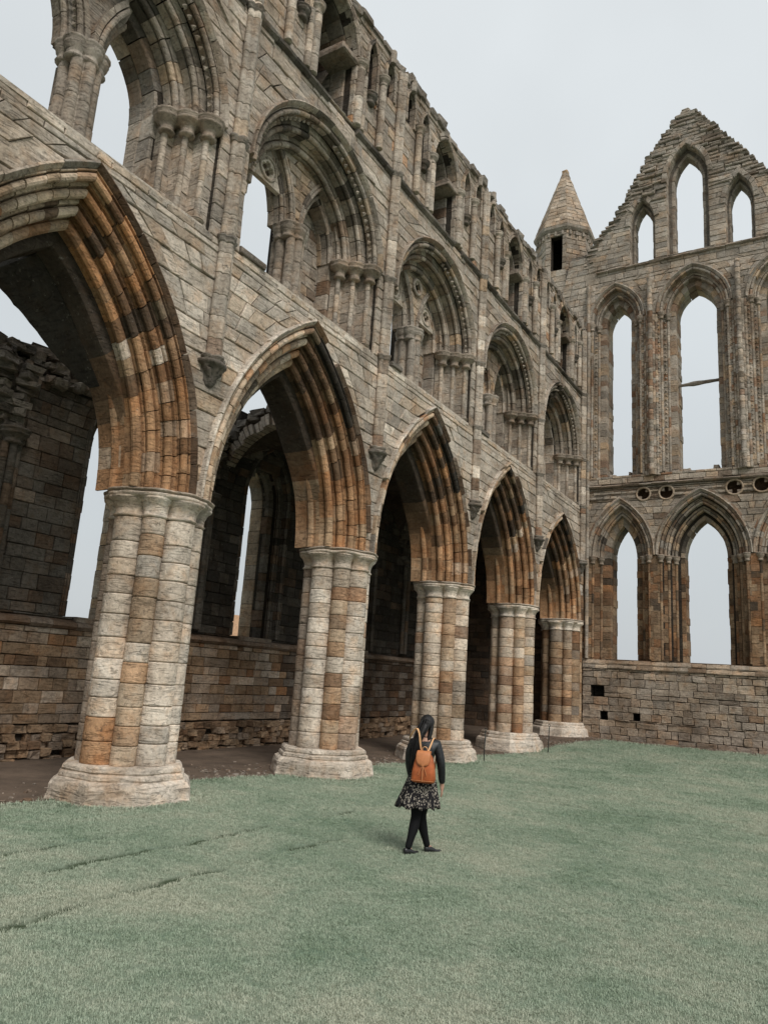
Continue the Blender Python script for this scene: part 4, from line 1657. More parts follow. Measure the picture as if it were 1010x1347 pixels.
HALF = TRr * math.tan(PI / 8)
for k in range(8):
    ang = k * PI / 4 + PI / 8 * 0
    P = face_frame(ang, TRr)
    ops = []
    seen = k in (4, 5, 6, 7, 0)
    if k == 6:
        ops = [Rect(-.26, .32, 21.9, 23.75)]
    if seen:
        wall_stones(P, turret, None, 'turret_block', -HALF, HALF, courses(17.5, 24.1, .3, .2), ops, (.35, .7), lambda u, z: pick([(WARMGREY, 4), (GREY, 3), (mixc(TAN, GREY, .5), 2)]), dep=.12)
    V, Fc = slab(P, -HALF * .96, HALF * .96, 0, 24.0, -.07, -.4, ops, step=30 if not ops else 2)
    core_obj('turret_core', V, Fc, turret)
    # cornice, shaft and roof face
    V, Fc = loft([[P(u, z, d) for d, z in ((-.1, 23.95), (.05, 24.0), (.14, 24.12), (.16, 24.25), (-.1, 24.3))] for u in (-HALF * 1.1, 0, HALF * 1.1)])
    mesh_obj('turret_cornice', V, Fc, MS, turret, False, np.tile(GREY, (len(V), 1)))
    if seen:
        for s in (-.33, 0, .33):
            V, Fc = block_mesh(P, [(s * HALF * 2 - .06, 23.72), (s * HALF * 2 + .06, 23.72), (s * HALF * 2 + .06, 23.96), (s * HALF * 2 - .06, 23.96)], .1, .15)
            add(turret, None, 'corbel_block', V, Fc, GREY)
    lean = (TRr + .15) / 4.25
    PR = face_frame(ang, TRr + .15, lean, 24.25)
    wall_stones(PR, turret, None, 'roof_course_stone', lambda z: -HALF * 1.12 * (28.5 - z) / 4.25, lambda z: HALF * 1.12 * (28.5 - z) / 4.25, courses(24.26, 28.05, .25, .15), [], (.35, .6),
                lambda u, z: pick([(mixc(TAN, WARMGREY, .6), 4), (WARMGREY, 3), (GREY, 1)]), d=0, dep=.1, bev=.012, jit=.006, hide=not seen)
V, Fc = loft([[(TX + r * math.cos(a), TY + r * math.sin(a), z) for a in [2 * PI * i / 16 for i in range(16)]] for z, r in ((24.2, 1.28), (28.0, .12))])
core_obj('roof_core', V, Fc, turret)
V, Fc = rock(TX, TY, 28.08, .15, .15, .12)
add(turret, None, 'roof_cap_stone', V, Fc, TAN, MR)
# shoulder masonry joining turret and walls (broken stump beside the gable)
stump = [(18.3, -3.0, 0.2), (20.2, -2.6, .25), (21.2, -2.2, .45), (22.2, -.6, .6), (23.0, -.35, .45)]
for (z0, a0, b0), (z1, a1, b1) in zip(stump[:-1], stump[1:]):
    pass
V, Fc = slab(PG, lambda z: -1.9 + (z - 17) * .22, lambda z: .3 + (z - 17) * .05, 15.0, 22.3, -.1, -.9, [], step=.3)
core_obj('shoulder_core', V, Fc, turret, col=mixc(MORTAR, GREY, .5))
wall_stones(PG, turret, None, 'shoulder_block', lambda z: -1.9 + (z - 17) * .22, lambda z: .3 + (z - 17) * .04, courses(15.0, 22.5, .28, .2), [], (.35, .65),
            lambda u, z: pick([(WARMGREY, 4), (GREY, 3)]), d=0.0, dep=.14, ragged=lambda u, z: z < 22.3 + .3 * mnoise.noise(Vector((u * 2, z, 0))))

# ------------------------------------------------------------------ aisle wall and vault
AX = -5.4
PW = PN(AX)
aisle = thing('aisle_wall', 'low dark aisle wall seen through the arcade, broken rubble top and lancet openings', 'ruined wall', (AX, 10, 0))
aw = [Arch(5.5 + 5.45 * k, .60, 3.05, 7.15, 8.35) for k in range(-2, 4)]
aOut = [Arch(a.c, 1.0, 3.05, 7.15, 8.85) for a in aw]


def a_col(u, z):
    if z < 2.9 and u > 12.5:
        return pick([(mixc(DARK, BROWN, .4), 3), (mixc(GREY, DARK, .5), 3), (BROWN, 1)])  # far bays: gloom of the aisle painted into the stone colour
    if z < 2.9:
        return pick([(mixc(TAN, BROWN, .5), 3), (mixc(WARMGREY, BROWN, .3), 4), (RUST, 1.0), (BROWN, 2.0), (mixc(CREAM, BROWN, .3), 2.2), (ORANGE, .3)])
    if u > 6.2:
        return pick([(DARK, 5), (mixc(DARK, GREY, .2), 2), (mixc(BROWN, DARK, .5), 1.5)])  # upper wall: interior shade carried by the stone colour
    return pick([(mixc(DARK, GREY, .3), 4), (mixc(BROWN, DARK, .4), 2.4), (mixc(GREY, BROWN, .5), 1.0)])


AY0, AY1 = -6.0, 25.6


def a_top(u):
    t = 8.75 + .35 * mnoise.noise(Vector((u * .5, 8, 0))) + .15 * mnoise.noise(Vector((u * 2.3, 5, 0)))
    return t


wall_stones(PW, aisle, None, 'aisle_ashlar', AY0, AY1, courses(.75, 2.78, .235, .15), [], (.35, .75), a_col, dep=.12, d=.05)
# rubble footing
for row in range(5):
    y = AY0
    while y < AY1:
        l = rng.uniform(.14, .42)
        if rng.random() > .06:
            V, Fc = rock(AX - .05 + rng.uniform(-.08, .08), y + l / 2, -.02 + row * .165 + rng.uniform(-.03, .03), .16, l / 2 * .95, .085, rough=.22)
            add(aisle, None, 'rubble_stone', V, Fc, pick([(mixc(TAN, BROWN, .5), 3), (BROWN, 2), (mixc(WARMGREY, BROWN, .4), 2)]), MR)
        y += l
# string under the windows
y = AY0
while y < AY1:
    l = rng.uniform(.5, 1.1)
    V, Fc = loft([[(AX + d, yy, z + rng.uniform(-.01, .01)) for d, z in ((-.2, 2.76), (.1, 2.78), (.17, 2.84), (.12, 2.93), (-.2, 3.05))] for yy in (y + .006, y + l / 2, y + l - .006)])
    add(aisle, None, 'aisle_string_stone', V, Fc, mixc(BROWN, GREY, rng.uniform(.1, .6)))
    y += l
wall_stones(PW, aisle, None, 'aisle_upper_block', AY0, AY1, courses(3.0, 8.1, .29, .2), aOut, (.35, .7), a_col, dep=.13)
V, Fc = slab(PW, AY0, AY1, -.5, 8.4, -.06, -.35, aOut)
slab(PW, AY0, AY1, -.5, 8.5, -.35, -.62, [a.grow(.2) for a in aw], V=V, Fc=Fc)
slab(PW, AY0, AY1, -.5, 8.6, -.62, -1.2, aw, V=V, Fc=Fc)
slab(PW, 9.35, AY1, 8.2, 9.6, -.04, -1.1, [], step=3, V=V, Fc=Fc)
core_obj('aisle_core', V, Fc, aisle)
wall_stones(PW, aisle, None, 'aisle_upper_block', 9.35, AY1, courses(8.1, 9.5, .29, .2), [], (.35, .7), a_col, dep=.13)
for k, a in enumerate(aw):
    if a.c < -3:
        continue
    V, Fc = prism(PW, [(a.c - .7, 2.95), (a.c + .7, 2.95), (a.c + .7, 3.07), (a.c - .7, 3.07)], .08, -1.15)
    wn = mesh_obj('aisle_lancet', V, Fc, MS, aisle, False, np.tile(mixc(GREY, BROWN, .4), (len(V), 1)))
    dk = lambda s, t, r: pick([(mixc(DARK, GREY, .4), 3), (BROWN, 1.5), (DARK, 2)])
    arch_sweep(PW, aisle, wn, 'lancet_order_stone', a, [roll_order(.36, .03, .14, .045, .3), roll_order(.2, -.2, .25, .045, .4), box_order(.0, .25, -.7, -.45)], .32, dk, jamb=3.07, nsub=2)
    arch_sweep(PW, aisle, wn, 'lancet_reveal_stone', a, [box_order(-.02, .2, -1.19, -.72)], .34, lambda s, t, r: pick([(mixc(TAN, GREY, .5), 3), (GREY, 2), (TAN, 1)]), jamb=3.07, nsub=2)
# wall shafts that carried the vault
for y in (-2.8, 2.6, 8.4, 14.0, 19.6):
    for du in (-.14, 0, .14):
        shaft_run(aisle, None, 'wall_shaft_drum', PW, y + du, .08 + (.08 if du == 0 else 0), .085, 3.1, 6.5, .4, lambda u_, z_: pick([(mixc(DARK, GREY, .3), 3), (BROWN, 1)]))
    moulded_cap(PW, y, .1, 6.8, .2, aisle, col=mixc(DARK, GREY, .3), name='wall_capital', h=.34)
    # stump of the vault springing outwards above the capital
    for j in range(9):
        for q in range(2):
            V, Fc = rock(AX + .02 + .012 * j * j * .35 + rng.uniform(-.05, .05), y + (q - 1) * (.2 + .05 * j) + rng.uniform(-.05, .05), 6.85 + j * .16, rng.uniform(.1, .18), rng.uniform(.08, .17) + .01 * j, rng.uniform(.06, .1), rot=rng.uniform(-.6, .6), rough=.3)
            add(aisle, None, 'springer_stone', V, Fc, mixc(DARK, GREY, rng.uniform(.2, .7)), MR)
# broken rubble crown
for row in range(5):
    y = AY0
    while y < 9.2:
        l = rng.uniform(.13, .38)
        for x in (AX - .12 - row * .05, AX - .55, AX - .95):
            if rng.random() < .12 + .06 * row:
                continue
            V, Fc = rock(x + rng.uniform(-.08, .08), y + l / 2 + rng.uniform(-.05, .05), a_top(y) - .55 + row * .16 + rng.uniform(-.04, .04), .24, l / 2, rng.uniform(.06, .12), rot=rng.uniform(-.5, .5), rough=.32)
            add(aisle, None, 'crown_rubble_stone', V, Fc, pick([(mixc(DARK, GREY, .6), 3), (mixc(GREY, BROWN, .35), 2.2), (mixc(DARK, GREY, .25), 1)]), MR)
        y += l
# vault over the farther aisle bays
vault = thing('aisle_vault', 'surviving shaded stone vault over the far aisle bays, its broken edge behind the second arch', 'vault', (-3.5, 17, 8))
VY0, VY1 = 9.0, 25.4
vc, vw = -3.6, 2.1
VA = Arch(vc, vw, 6.7, 6.7, 8.85)


def vp(t, r):
    sg = -1 if t < .5 else 1
    tt = (t * 2) if t < .5 else (2 - t * 2)
    Rr = VA.R + r
    ph = math.acos(VA.off / Rr) * tt
    return VA.c + sg * (Rr * math.cos(ph) - VA.off), VA.zs + Rr * math.sin(ph)


def vault_z(x, y, r):
    A1 = VA.grow(r)
    c2 = round(y / BAY) * BAY
    A2 = Arch(c2, 2.6, 6.1, 6.1, 8.85).grow(r)

    def top(A, q):
        dx = abs(q - A.c)
        if dx >= A.w:
            return A.zs
        return A.zs + math.sqrt(max(A.R ** 2 - (dx + A.off) ** 2, 0))
    return max(top(A1, x), top(A2, y))


V, Fc = [], []
nxv = 32
yv_ = [VY0 + .3 + (VY1 - VY0 - .3) * j / 110 for j in range(111)]
for layer, r in ((0, .02), (1, .36)):
    for yv in yv_:
        for i in range(nxv + 1):
            x = -5.4 + 3.8 * i / nxv
            V.append((x, yv, vault_z(x, yv, r) + mnoise.noise(Vector((x, yv, layer * 3))) * .03))
w = nxv + 1
L_ = 111 * w
for j in range(110):
    for i in range(nxv):
        a = j * w + i
        Fc.append((a, a + 1, a + 1 + w, a + w))
        Fc.append((a + L_, a + w + L_, a + 1 + w + L_, a + 1 + L_))
for i in range(nxv):
    Fc.append((i, i + 1, i + 1 + L_, i + L_))
mesh_obj('vault_web', V, Fc, MR, vault, True, np.tile(mixc(DARK, BROWN, .15), (len(V), 1)))  # web colour darkened to stand for the unlit underside
# edge voussoirs, thin wedge stones set on end
ne = 46
for i in range(ne):
    t0, t1 = i / ne + .002, (i + 1) / ne - .002
    ya = VY0 + rng.uniform(-.07, .07)
    pts = []
    rr = rng.uniform(.26, .34)
    for yy in (ya, VY0 + .34):
        for (t, r) in ((t0, 0), (t1, 0), (t1, rr), (t0, rr)):
            x, z = vp(t, r)
            pts.append((x, yy, z))
    Fq = [(0, 1, 2, 3), (7, 6, 5, 4), (0, 4, 5, 1), (1, 5, 6, 2), (2, 6, 7, 3), (3, 7, 4, 0)]
    add(vault, None, 'vault_edge_stone', pts, Fq, pick([(WARMGREY, 3), (mixc(GREY, BROWN, .4), 2)]))
for j in range(4):
    y = VY0 + .22 + j * .35
    for i in range(26):
        t = .06 + .86 * i / 25
        x, z = vp(t, .40 + .12 * rng.random())
        V, Fc = rock(x + rng.uniform(-.1, .1), y + rng.uniform(-.12, .12), z + rng.uniform(-.02, .12), rng.uniform(.12, .26), .18, rng.uniform(.08, .15), rough=.25)
        add(vault, None, 'vault_rubble', V, Fc, mixc(DARK, GREY, rng.uniform(.2, .6)), MR)
# transverse ribs
for yv in (14.0, 19.6):
    arch_sweep(lambda u, z, d: (u, yv + d, z), vault, vault, 'vault_rib', VA, [[(-.14, -.07), (-.18, 0), (-.14, .07), (.04, .13), (.04, -.13)]], .4, lambda s, t, r: mixc(DARK, BROWN, .5), nsub=2, joined=True)
# masonry filling over the haunches, and the aisle's east end
PE = lambda u, z, d: (u, 25.3 - d, z)
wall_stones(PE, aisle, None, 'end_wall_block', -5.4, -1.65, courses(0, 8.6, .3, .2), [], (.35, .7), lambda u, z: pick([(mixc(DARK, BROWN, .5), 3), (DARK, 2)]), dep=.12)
V, Fc = slab(PE, -6.6, -.2, -.4, 12.0, -.06, -1.2, [], step=6)
core_obj('end_wall_core', V, Fc, aisle)

# ------------------------------------------------------------------ ground
FURROWS = ((3.30, -3.5, 3.8, .085), (2.25, -1.5, 7.0, .075), (1.45, -2.5, 1.2, .08))


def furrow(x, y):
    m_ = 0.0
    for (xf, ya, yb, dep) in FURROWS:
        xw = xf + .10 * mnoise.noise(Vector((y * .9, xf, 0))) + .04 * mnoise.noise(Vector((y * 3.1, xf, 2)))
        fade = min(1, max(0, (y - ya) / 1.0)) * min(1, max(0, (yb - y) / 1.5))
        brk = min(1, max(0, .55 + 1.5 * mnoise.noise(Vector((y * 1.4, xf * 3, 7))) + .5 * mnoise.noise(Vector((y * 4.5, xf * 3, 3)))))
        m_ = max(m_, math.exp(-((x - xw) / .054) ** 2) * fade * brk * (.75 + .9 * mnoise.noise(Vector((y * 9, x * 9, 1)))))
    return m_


def lawn_h(x, y):
    z = ground_z(x, y)
    z += .03 * mnoise.noise(Vector((x * .35, y * .35, 0))) + .012 * mnoise.noise(Vector((x * 1.3, y * 1.3, 4)))
    # shallow sunken steps running parallel with the arcade
    for (xf, ya, yb, dep) in FURROWS:
        xw = xf + .10 * mnoise.noise(Vector((y * .9, xf, 0))) + .04 * mnoise.noise(Vector((y * 3.1, xf, 2)))
        fade = min(1, max(0, (y - ya) / 1.0)) * min(1, max(0, (yb - y) / 1.5))
        g = math.exp(-((x - xw) / .06) ** 2)
        brk = max(.12, .25 + 1.9 * mnoise.noise(Vector((y * 1.4, xf * 3, 7))))
        z -= dep * 1.2 * g * fade * min(1, brk) + dep * .25 * fade / (1 + math.exp(-(x - xw) / .05)) - dep * .25 * fade
    for (a, b_, yy, dep) in ((4.0, 9.0, 8.9, .035), (5.0, 9.5, 12.2, .03)):
        if a < x < b_:
            z -= dep * math.exp(-((y - yy - .3 * mnoise.noise(Vector((x, 3, 0)))) / .12) ** 2)
    return z


def edge_x(y):
    return np.interp(y, [-8, 0, 2, 5, 8, 12, 16, 20, 23, 24], [-1.9, -1.25, -1.0, -1.35, -1.05, -.7, -.3, .15, .7, 1.2]) + .10 * mnoise.noise(Vector((y * 1.7, 0, 0)))


def edge_y(x):
    return 24.3 - .0 * x + .12 * mnoise.noise(Vector((x * 1.5, 9, 0)))


def axis(vals):
    out = []
    for a, b, st in vals:
        n = int(round((b - a) / st))
        out += [a + (b - a) * i / n for i in range(n)]
    out.append(vals[-1][1])
    return out


xs = axis([(-400, -60, 85), (-60, -12, 8), (-12, -2, .5), (-2, .8, .2), (.8, 4.2, .035), (4.2, 10, .16), (10, 16, .6), (16, 60, 8), (60, 400, 85)])
ys = axis([(-400, -60, 85), (-60, -8, 6), (-8, 9, .16), (9, 26, .3), (26, 34, 1), (34, 80, 8), (80, 400, 80)])
V = [(x, y, lawn_h(x, y) if (-12 <= x <= 16 and -8 <= y <= 30) else ground_z(x, y)) for y in ys for x in xs]
w = len(xs)
Fc = [(j * w + i, j * w + i + 1, (j + 1) * w + i + 1, (j + 1) * w + i) for j in range(len(ys) - 1) for i in range(w - 1)]


def lawn_material(name, thatch=False):
    mt, nt, b = new_mat(name, 1.0, 0.0)
    geo = N(nt, 'ShaderNodeNewGeometry')
    n1 = N(nt, 'ShaderNodeTexNoise', Scale=.42, Detail=5.0, Roughness=.7)
    n2 = N(nt, 'ShaderNodeTexNoise', Scale=3.0, Detail=6.0, Roughness=.7)
    n3 = N(nt, 'ShaderNodeTexNoise', Scale=60.0, Detail=3.0, Roughness=.8)
    for n in (n1, n2, n3):
        nt.links.new(geo.outputs['Position'], n.inputs['Vector'])
    r = N(nt, 'ShaderNodeValToRGB')
    r.color_ramp.elements[0].position = .3
    r.color_ramp.elements[1].position = .72
    if thatch:
        r.color_ramp.elements[0].color = (.17, .24, .175, 1)
        r.color_ramp.elements[1].color = (.30, .33, .25, 1)
    else:
        r.color_ramp.elements[0].color = (.25, .32, .225, 1)
        r.color_ramp.elements[1].color = (.46, .475, .37, 1)
        e = r.color_ramp.elements.new(.5)
        e.color = (.35, .41, .31, 1)
    f = mathn(nt, 'ADD', mapr(nt, n1.outputs['Fac'], .3, .7, .12, .68), mathn(nt, 'MULTIPLY', n2.outputs['Fac'], .25))
    if not thatch:
        oi = N(nt, 'ShaderNodeObjectInfo')
        f = mathn(nt, 'ADD', f, mapr(nt, oi.outputs['Random'], 0, 1, -.08, .08))
    nt.links.new(f, r.inputs[0])
    s = N(nt, 'ShaderNodeVectorMath', operation='SCALE')
    nt.links.new(r.outputs[0], s.inputs[0])
    nt.links.new(mapr(nt, n3.outputs['Fac'], .3, .7, .75, 1.2), s.inputs['Scale'])
    if thatch:
        so = N(nt, 'ShaderNodeAttribute', attribute_name='furrow_shade')
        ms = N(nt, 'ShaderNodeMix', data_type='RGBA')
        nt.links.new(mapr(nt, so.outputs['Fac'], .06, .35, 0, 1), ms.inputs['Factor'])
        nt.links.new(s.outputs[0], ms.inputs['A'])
        ms.inputs['B'].default_value = (.07, .09, .055, 1)  # dark green paints shade into the lawn furrows
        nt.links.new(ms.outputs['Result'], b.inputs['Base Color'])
    else:
        nt.links.new(s.outputs[0], b.inputs['Base Color'])
    if thatch:
        bp = N(nt, 'ShaderNodeBump', Strength=.8, Distance=.03)
        nt.links.new(n3.outputs['Fac'], bp.inputs['Height'])
        nt.links.new(bp.outputs[0], b.inputs['Normal'])
    return mt


M_THATCH = lawn_material('lawn_thatch', True)
M_BLADE = lawn_material('grass_blade')
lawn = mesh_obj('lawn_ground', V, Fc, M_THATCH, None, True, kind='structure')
at_ = lawn.data.attributes.new('furrow_shade', 'FLOAT', 'POINT')
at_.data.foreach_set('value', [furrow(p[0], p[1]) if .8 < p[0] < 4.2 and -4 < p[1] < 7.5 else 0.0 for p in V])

# bare trodden earth in the aisle, under the arches and along the gable wall
mt, nt, b = new_mat('trodden_earth', 0.95, .15)
geo = N(nt, 'ShaderNodeNewGeometry')
n1 = N(nt, 'ShaderNodeTexNoise', Scale=1.2, Detail=8.0, Roughness=.7)
n2 = N(nt, 'ShaderNodeTexNoise', Scale=40.0, Detail=4.0, Roughness=.7)
nt.links.new(geo.outputs['Position'], n1.inputs['Vector'])
nt.links.new(geo.outputs['Position'], n2.inputs['Vector'])
r = N(nt, 'ShaderNodeValToRGB')
r.color_ramp.elements[0].position = .3
r.color_ramp.elements[0].color = (.06, .046, .036, 1)
r.color_ramp.elements[1].position = .7
r.color_ramp.elements[1].color = (.19, .14, .105, 1)
nt.links.new(mathn(nt, 'ADD', mathn(nt, 'MULTIPLY', n1.outputs['Fac'], .75), mathn(nt, 'MULTIPLY', n2.outputs['Fac'], .25)), r.inputs[0])
nt.links.new(r.outputs[0], b.inputs['Base Color'])
bp = N(nt, 'ShaderNodeBump', Strength=.6, Distance=.02)
nt.links.new(n2.outputs['Fac'], bp.inputs['Height'])
nt.links.new(bp.outputs[0], b.inputs['Normal'])
M_EARTH = mt
V, Fc = [], []
yy = [(-8 + 33.4 * j / 110) for j in range(111)]
for y in yy:
    ex = edge_x(y)
    for i in range(9):
        x = -6.6 + (ex + 6.6) * i / 8
        V.append((x, y, lawn_h(x, y) + .012 if x > -2 else max(lawn_h(x, y), 0) + .012))
for j in range(110):
    for i in range(8):
        a = j * 9 + i
        Fc.append((a, a + 1, a + 10, a + 9))
s = len(V)
# strip along the gable
k = 0
for i in range(60):
    x = -1.0 + 11.0 * i / 59
    ey = edge_y(x) - (0 if x > 1.8 else (1.8 - x) * .35)
    for t in range(4):
        y = ey + (25.6 - ey) * t / 3
        V.append((x, y, lawn_h(x, y) + .02))
for i in range(59):
    for t in range(3):
        a = s + i * 4 + t
        Fc.append((a, a + 4, a + 5, a + 1))
earth = mesh_obj('earth_path', V, Fc, M_EARTH, None, True, kind='structure')

# loose chips and pebbles trodden into the earth
items = []
for _ in range(1500):
    if rng.random() < .6:
        y = rng.uniform(-1, 24)
        x = edge_x(y) - abs(rng.gauss(0, .8))
        if x < -5.3:
            continue
    else:
        x = rng.uniform(-.5, 9)
        y = edge_y(x) + rng.uniform(0, 1.0)
    sz = rng.uniform(.008, .028) * (1.6 if rng.random() < .06 else 1)
    V, Fc = rock(x, y, lawn_h(x, y) + .015 + sz * .3, sz * 1.3, sz, sz * .6, rot=rng.uniform(0, 3), rough=.25)
    items.append((0, None, V, Fc, mixc(GREY, BROWN, rng.random() * .7)))
V, Fc, Cc = join_stones(items)
pb = mesh_obj('gravel', V, Fc, MR, None, False, Cc, kind='stuff')
pb['label'] = 'loose stone chips scattered on the earth path'

# ---- grass: one mass; short tufts scattered over the lawn in front of the camera
tuftcol = bpy.data.collections.new('grass_tufts')
tufts = []
for v in range(5):
    V, Fc = [], []
    nb = 20
    for i in range(nb):
        a = rng.uniform(0, 2 * PI)
        r = abs(rng.gauss(0, .045))
        bx, by = r * math.cos(a), r * math.sin(a)
        h = rng.uniform(.010, .024)
        la = rng.uniform(0, 2 * PI)
        ln = rng.uniform(.3, 1.1) * h
        w_ = rng.uniform(.0014, .0024)
        pa = la + PI / 2
        dx, dy = math.cos(pa) * w_, math.sin(pa) * w_
        mx, my = bx + math.cos(la) * ln * .4, by + math.sin(la) * ln * .4
        tx, ty = bx + math.cos(la) * ln, by + math.sin(la) * ln
        s = len(V)
        V += [(bx - dx, by - dy, -.005), (bx + dx, by + dy, -.005), (mx + dx * .8, my + dy * .8, h * .6), (mx - dx * .8, my - dy * .8, h * .6), (tx, ty, h * (.75 if ln > .8 * h else 1))]
        Fc += [(s, s + 1, s + 2, s + 3), (s + 3, s + 2, s + 4)]
    me = bpy.data.meshes.new('tuft')
    me.from_pydata(V, [], Fc)
    me.materials.append(M_BLADE)
    tufts.append(me)

# scatter by density falling with distance; instances through geometry nodes on a point mesh
pts, rots, scs, ids = [], [], [], []
nr = np.random.RandomState(5)


def inside_plinth(x, y):
    for py in (-2.8, 2.8, 8.4, 14.0, 19.6):
        if (x + .82) ** 2 + (y - py) ** 2 < 1.08 ** 2:
            return True
    return False


def sees(x, y):
    d = np.array([x, y, 0.02]) - CAM
    w_ = d @ CF
    if w_ < .5:
        return False
    px_ = 505 + F_PX * (d @ CR) / w_
    py_ = 673.5 - F_PX * (d @ CU) / w_
    return -40 < px_ < 1050 and 900 < py_ < 1420


cand = []
cell = .5
x = -2.5
while x < 12:
    y = -5.0
    while y < 25.4:
        if sees(x + cell / 2, y + cell / 2):
            dist = math.hypot(x - CAM[0], y - CAM[1])
            dens = 760 if dist < 8.5 else max(120, 760 * (8.5 / dist) ** 1.6)
            n = int(dens * cell * cell)
            P2 = nr.rand(n, 2) * cell + np.array([x, y])
            big = max(1.0, dist / 10)
            for (px_, py_) in P2:
                ex = edge_x(py_)
                if px_ < ex + .02 or py_ > edge_y(px_) or inside_plinth(px_, py_):
                    continue
                if .9 < px_ < 3.9 and py_ < 7.2 and furrow(px_, py_) > .22 and nr.rand() < .8:
                    continue
                pts.append((px_, py_, lawn_h(px_, py_)))
                near = 1.0
                if px_ < ex + .14 or py_ > edge_y(px_) - .12:
                    near = 1.7
                for pq in (2.8, 8.4, 14.0, 19.6):
                    if (px_ + .82) ** 2 + (py_ - pq) ** 2 < 1.24 ** 2:
                        near = 2.0
                scs.append(big ** .7 * nr.uniform(.75, 1.25) * near)
        y += cell
    x += cell
print('tufts', len(pts))
me = bpy.data.meshes.new('grass')
me.from_pydata(pts, [], [])
at = me.attributes.new('sc', 'FLOAT', 'POINT')
at.data.foreach_set('value', scs)
at = me.attributes.new('rz', 'FLOAT', 'POINT')
at.data.foreach_set('value', (nr.rand(len(pts)) * 2 * PI).tolist())
at = me.attributes.new('pick', 'INT', 'POINT')
at.data.foreach_set('value', nr.randint(0, len(tufts), len(pts)).tolist())
grass = bpy.data.objects.new('grass', me)
COL.objects.link(grass)
grass['kind'] = 'stuff'
grass['label'] = 'short pale green mown grass covering the choir floor'
# tuft shapes live inside one mesh object's node tree as separate hidden source objects
src = []
for k, tm in enumerate(tufts):
    o = bpy.data.objects.new('grass_blades', tm)
    tuftcol.objects.link(o)
    src.append(o)
ng = bpy.data.node_groups.new('grass_scatter', 'GeometryNodeTree')
ng.interface.new_socket('Geometry', in_out='INPUT', socket_type='NodeSocketGeometry')
ng.interface.new_socket('Geometry', in_out='OUTPUT', socket_type='NodeSocketGeometry')
gi = ng.nodes.new('NodeGroupInput')
go = ng.nodes.new('NodeGroupOutput')
m2p = ng.nodes.new('GeometryNodeMeshToPoints')
iop = ng.nodes.new('GeometryNodeInstanceOnPoints')
ci = ng.nodes.new('GeometryNodeCollectionInfo')
ci.inputs['Collection'].default_value = tuftcol
ci.inputs['Separate Children'].default_value = True
ci.inputs['Reset Children'].default_value = True
ng.links.new(gi.outputs[0], m2p.inputs['Mesh'])
ng.links.new(m2p.outputs[0], iop.inputs['Points'])
ng.links.new(ci.outputs[0], iop.inputs['Instance'])
iop.inputs['Pick Instance'].default_value = True


def named(nm, dt):
    n = ng.nodes.new('GeometryNodeInputNamedAttribute')
    n.data_type = dt
    n.inputs['Name'].default_value = nm
    return n.outputs['Attribute']


ng.links.new(named('pick', 'INT'), iop.inputs['Instance Index'])
cx_ = ng.nodes.new('ShaderNodeCombineXYZ')
ng.links.new(named('rz', 'FLOAT'), cx_.inputs['Z'])
ng.links.new(cx_.outputs[0], iop.inputs['Rotation'])
cs_ = ng.nodes.new('ShaderNodeCombineXYZ')
sv = named('sc', 'FLOAT')
for k in range(3):
    ng.links.new(sv, cs_.inputs[k])
ng.links.new(cs_.outputs[0], iop.inputs['Scale'])
ng.links.new(iop.outputs[0], go.inputs[0])
md_ = grass.modifiers.new('scatter', 'NODES')
md_.node_group = ng

# ------------------------------------------------------------------ the walking woman
WX, WY = 4.50, 3.20
WZ = lawn_h(WX, WY)
_v = np.array([-.466, .885])
_a = math.radians(-10)
FW = np.array([_v[0] * math.cos(_a) - _v[1] * math.sin(_a), _v[0] * math.sin(_a) + _v[1] * math.cos(_a)])
RT = np.array([FW[1], -FW[0]])


def WP(r, f, z):
    """r: to her right, f: forwards, z: up"""
    return (WX + RT[0] * r + FW[0] * f, WY + RT[1] * r + FW[1] * f, WZ + z)


def skin_obj(name, nodes, edges, mat, parent, sub=2, root=0):
    """nodes: (r, f, z, radius[, radius2])"""
    me = bpy.data.meshes.new(name)
    V = np.array([WP(n[0], n[1], n[2]) for n in nodes])
    loc = V[root]
    me.from_pydata((V - loc).tolist(), edges, [])
    o = bpy.data.objects.new(name, me)
    COL.objects.link(o)
    sk = o.modifiers.new('skin', 'SKIN')
    sk.use_smooth_shade = True
    if not me.skin_vertices:
        me.skin_vertices.new()
    for i, n in enumerate(nodes):
        sv_ = me.skin_vertices[0].data[i]
        sv_.radius = (n[3], n[4] if len(n) > 4 else n[3])
        sv_.use_root = (i == root)
    ss = o.modifiers.new('smooth', 'SUBSURF')
    ss.levels = sub
    ss.render_levels = sub
    me.materials.append(mat)
    if parent is not None:
        o.parent = parent
        o.location = loc - np.array(parent['_w'])
    else:
        o.location = loc
    o['_w'] = tuple(float(x) for x in loc)
    return o


M_SKIN = plain_mat('skin', (.48, .28, .2), .55, .35, .08, 20, .05)
M_TIGHTS = plain_mat('black_tights', (.006, .006, .007), .75, .2, .2, 60, .1)
M_JACKET = plain_mat('black_leather', (.009, .010, .012), .40, .5, .5, 22, 1.0)
M_HAIR = plain_mat('black_hair', (.006, .005, .005), .45, .4, .4, 90, .6)
M_SHOE = plain_mat('black_shoe_leather', (.015, .015, .016), .3, .5, .2, 20, .1)
M_BAG = plain_mat('tan_leather', (.40, .105, .032), .5, .4, .35, 9, .5)
M_FLAP = plain_mat('light_tan_leather', (.50, .19, .075), .5, .4, .16, 14, .3)
M_STRAP = plain_mat('strap_leather', (.70, .40, .20), .55, .35, .12, 30, .2)
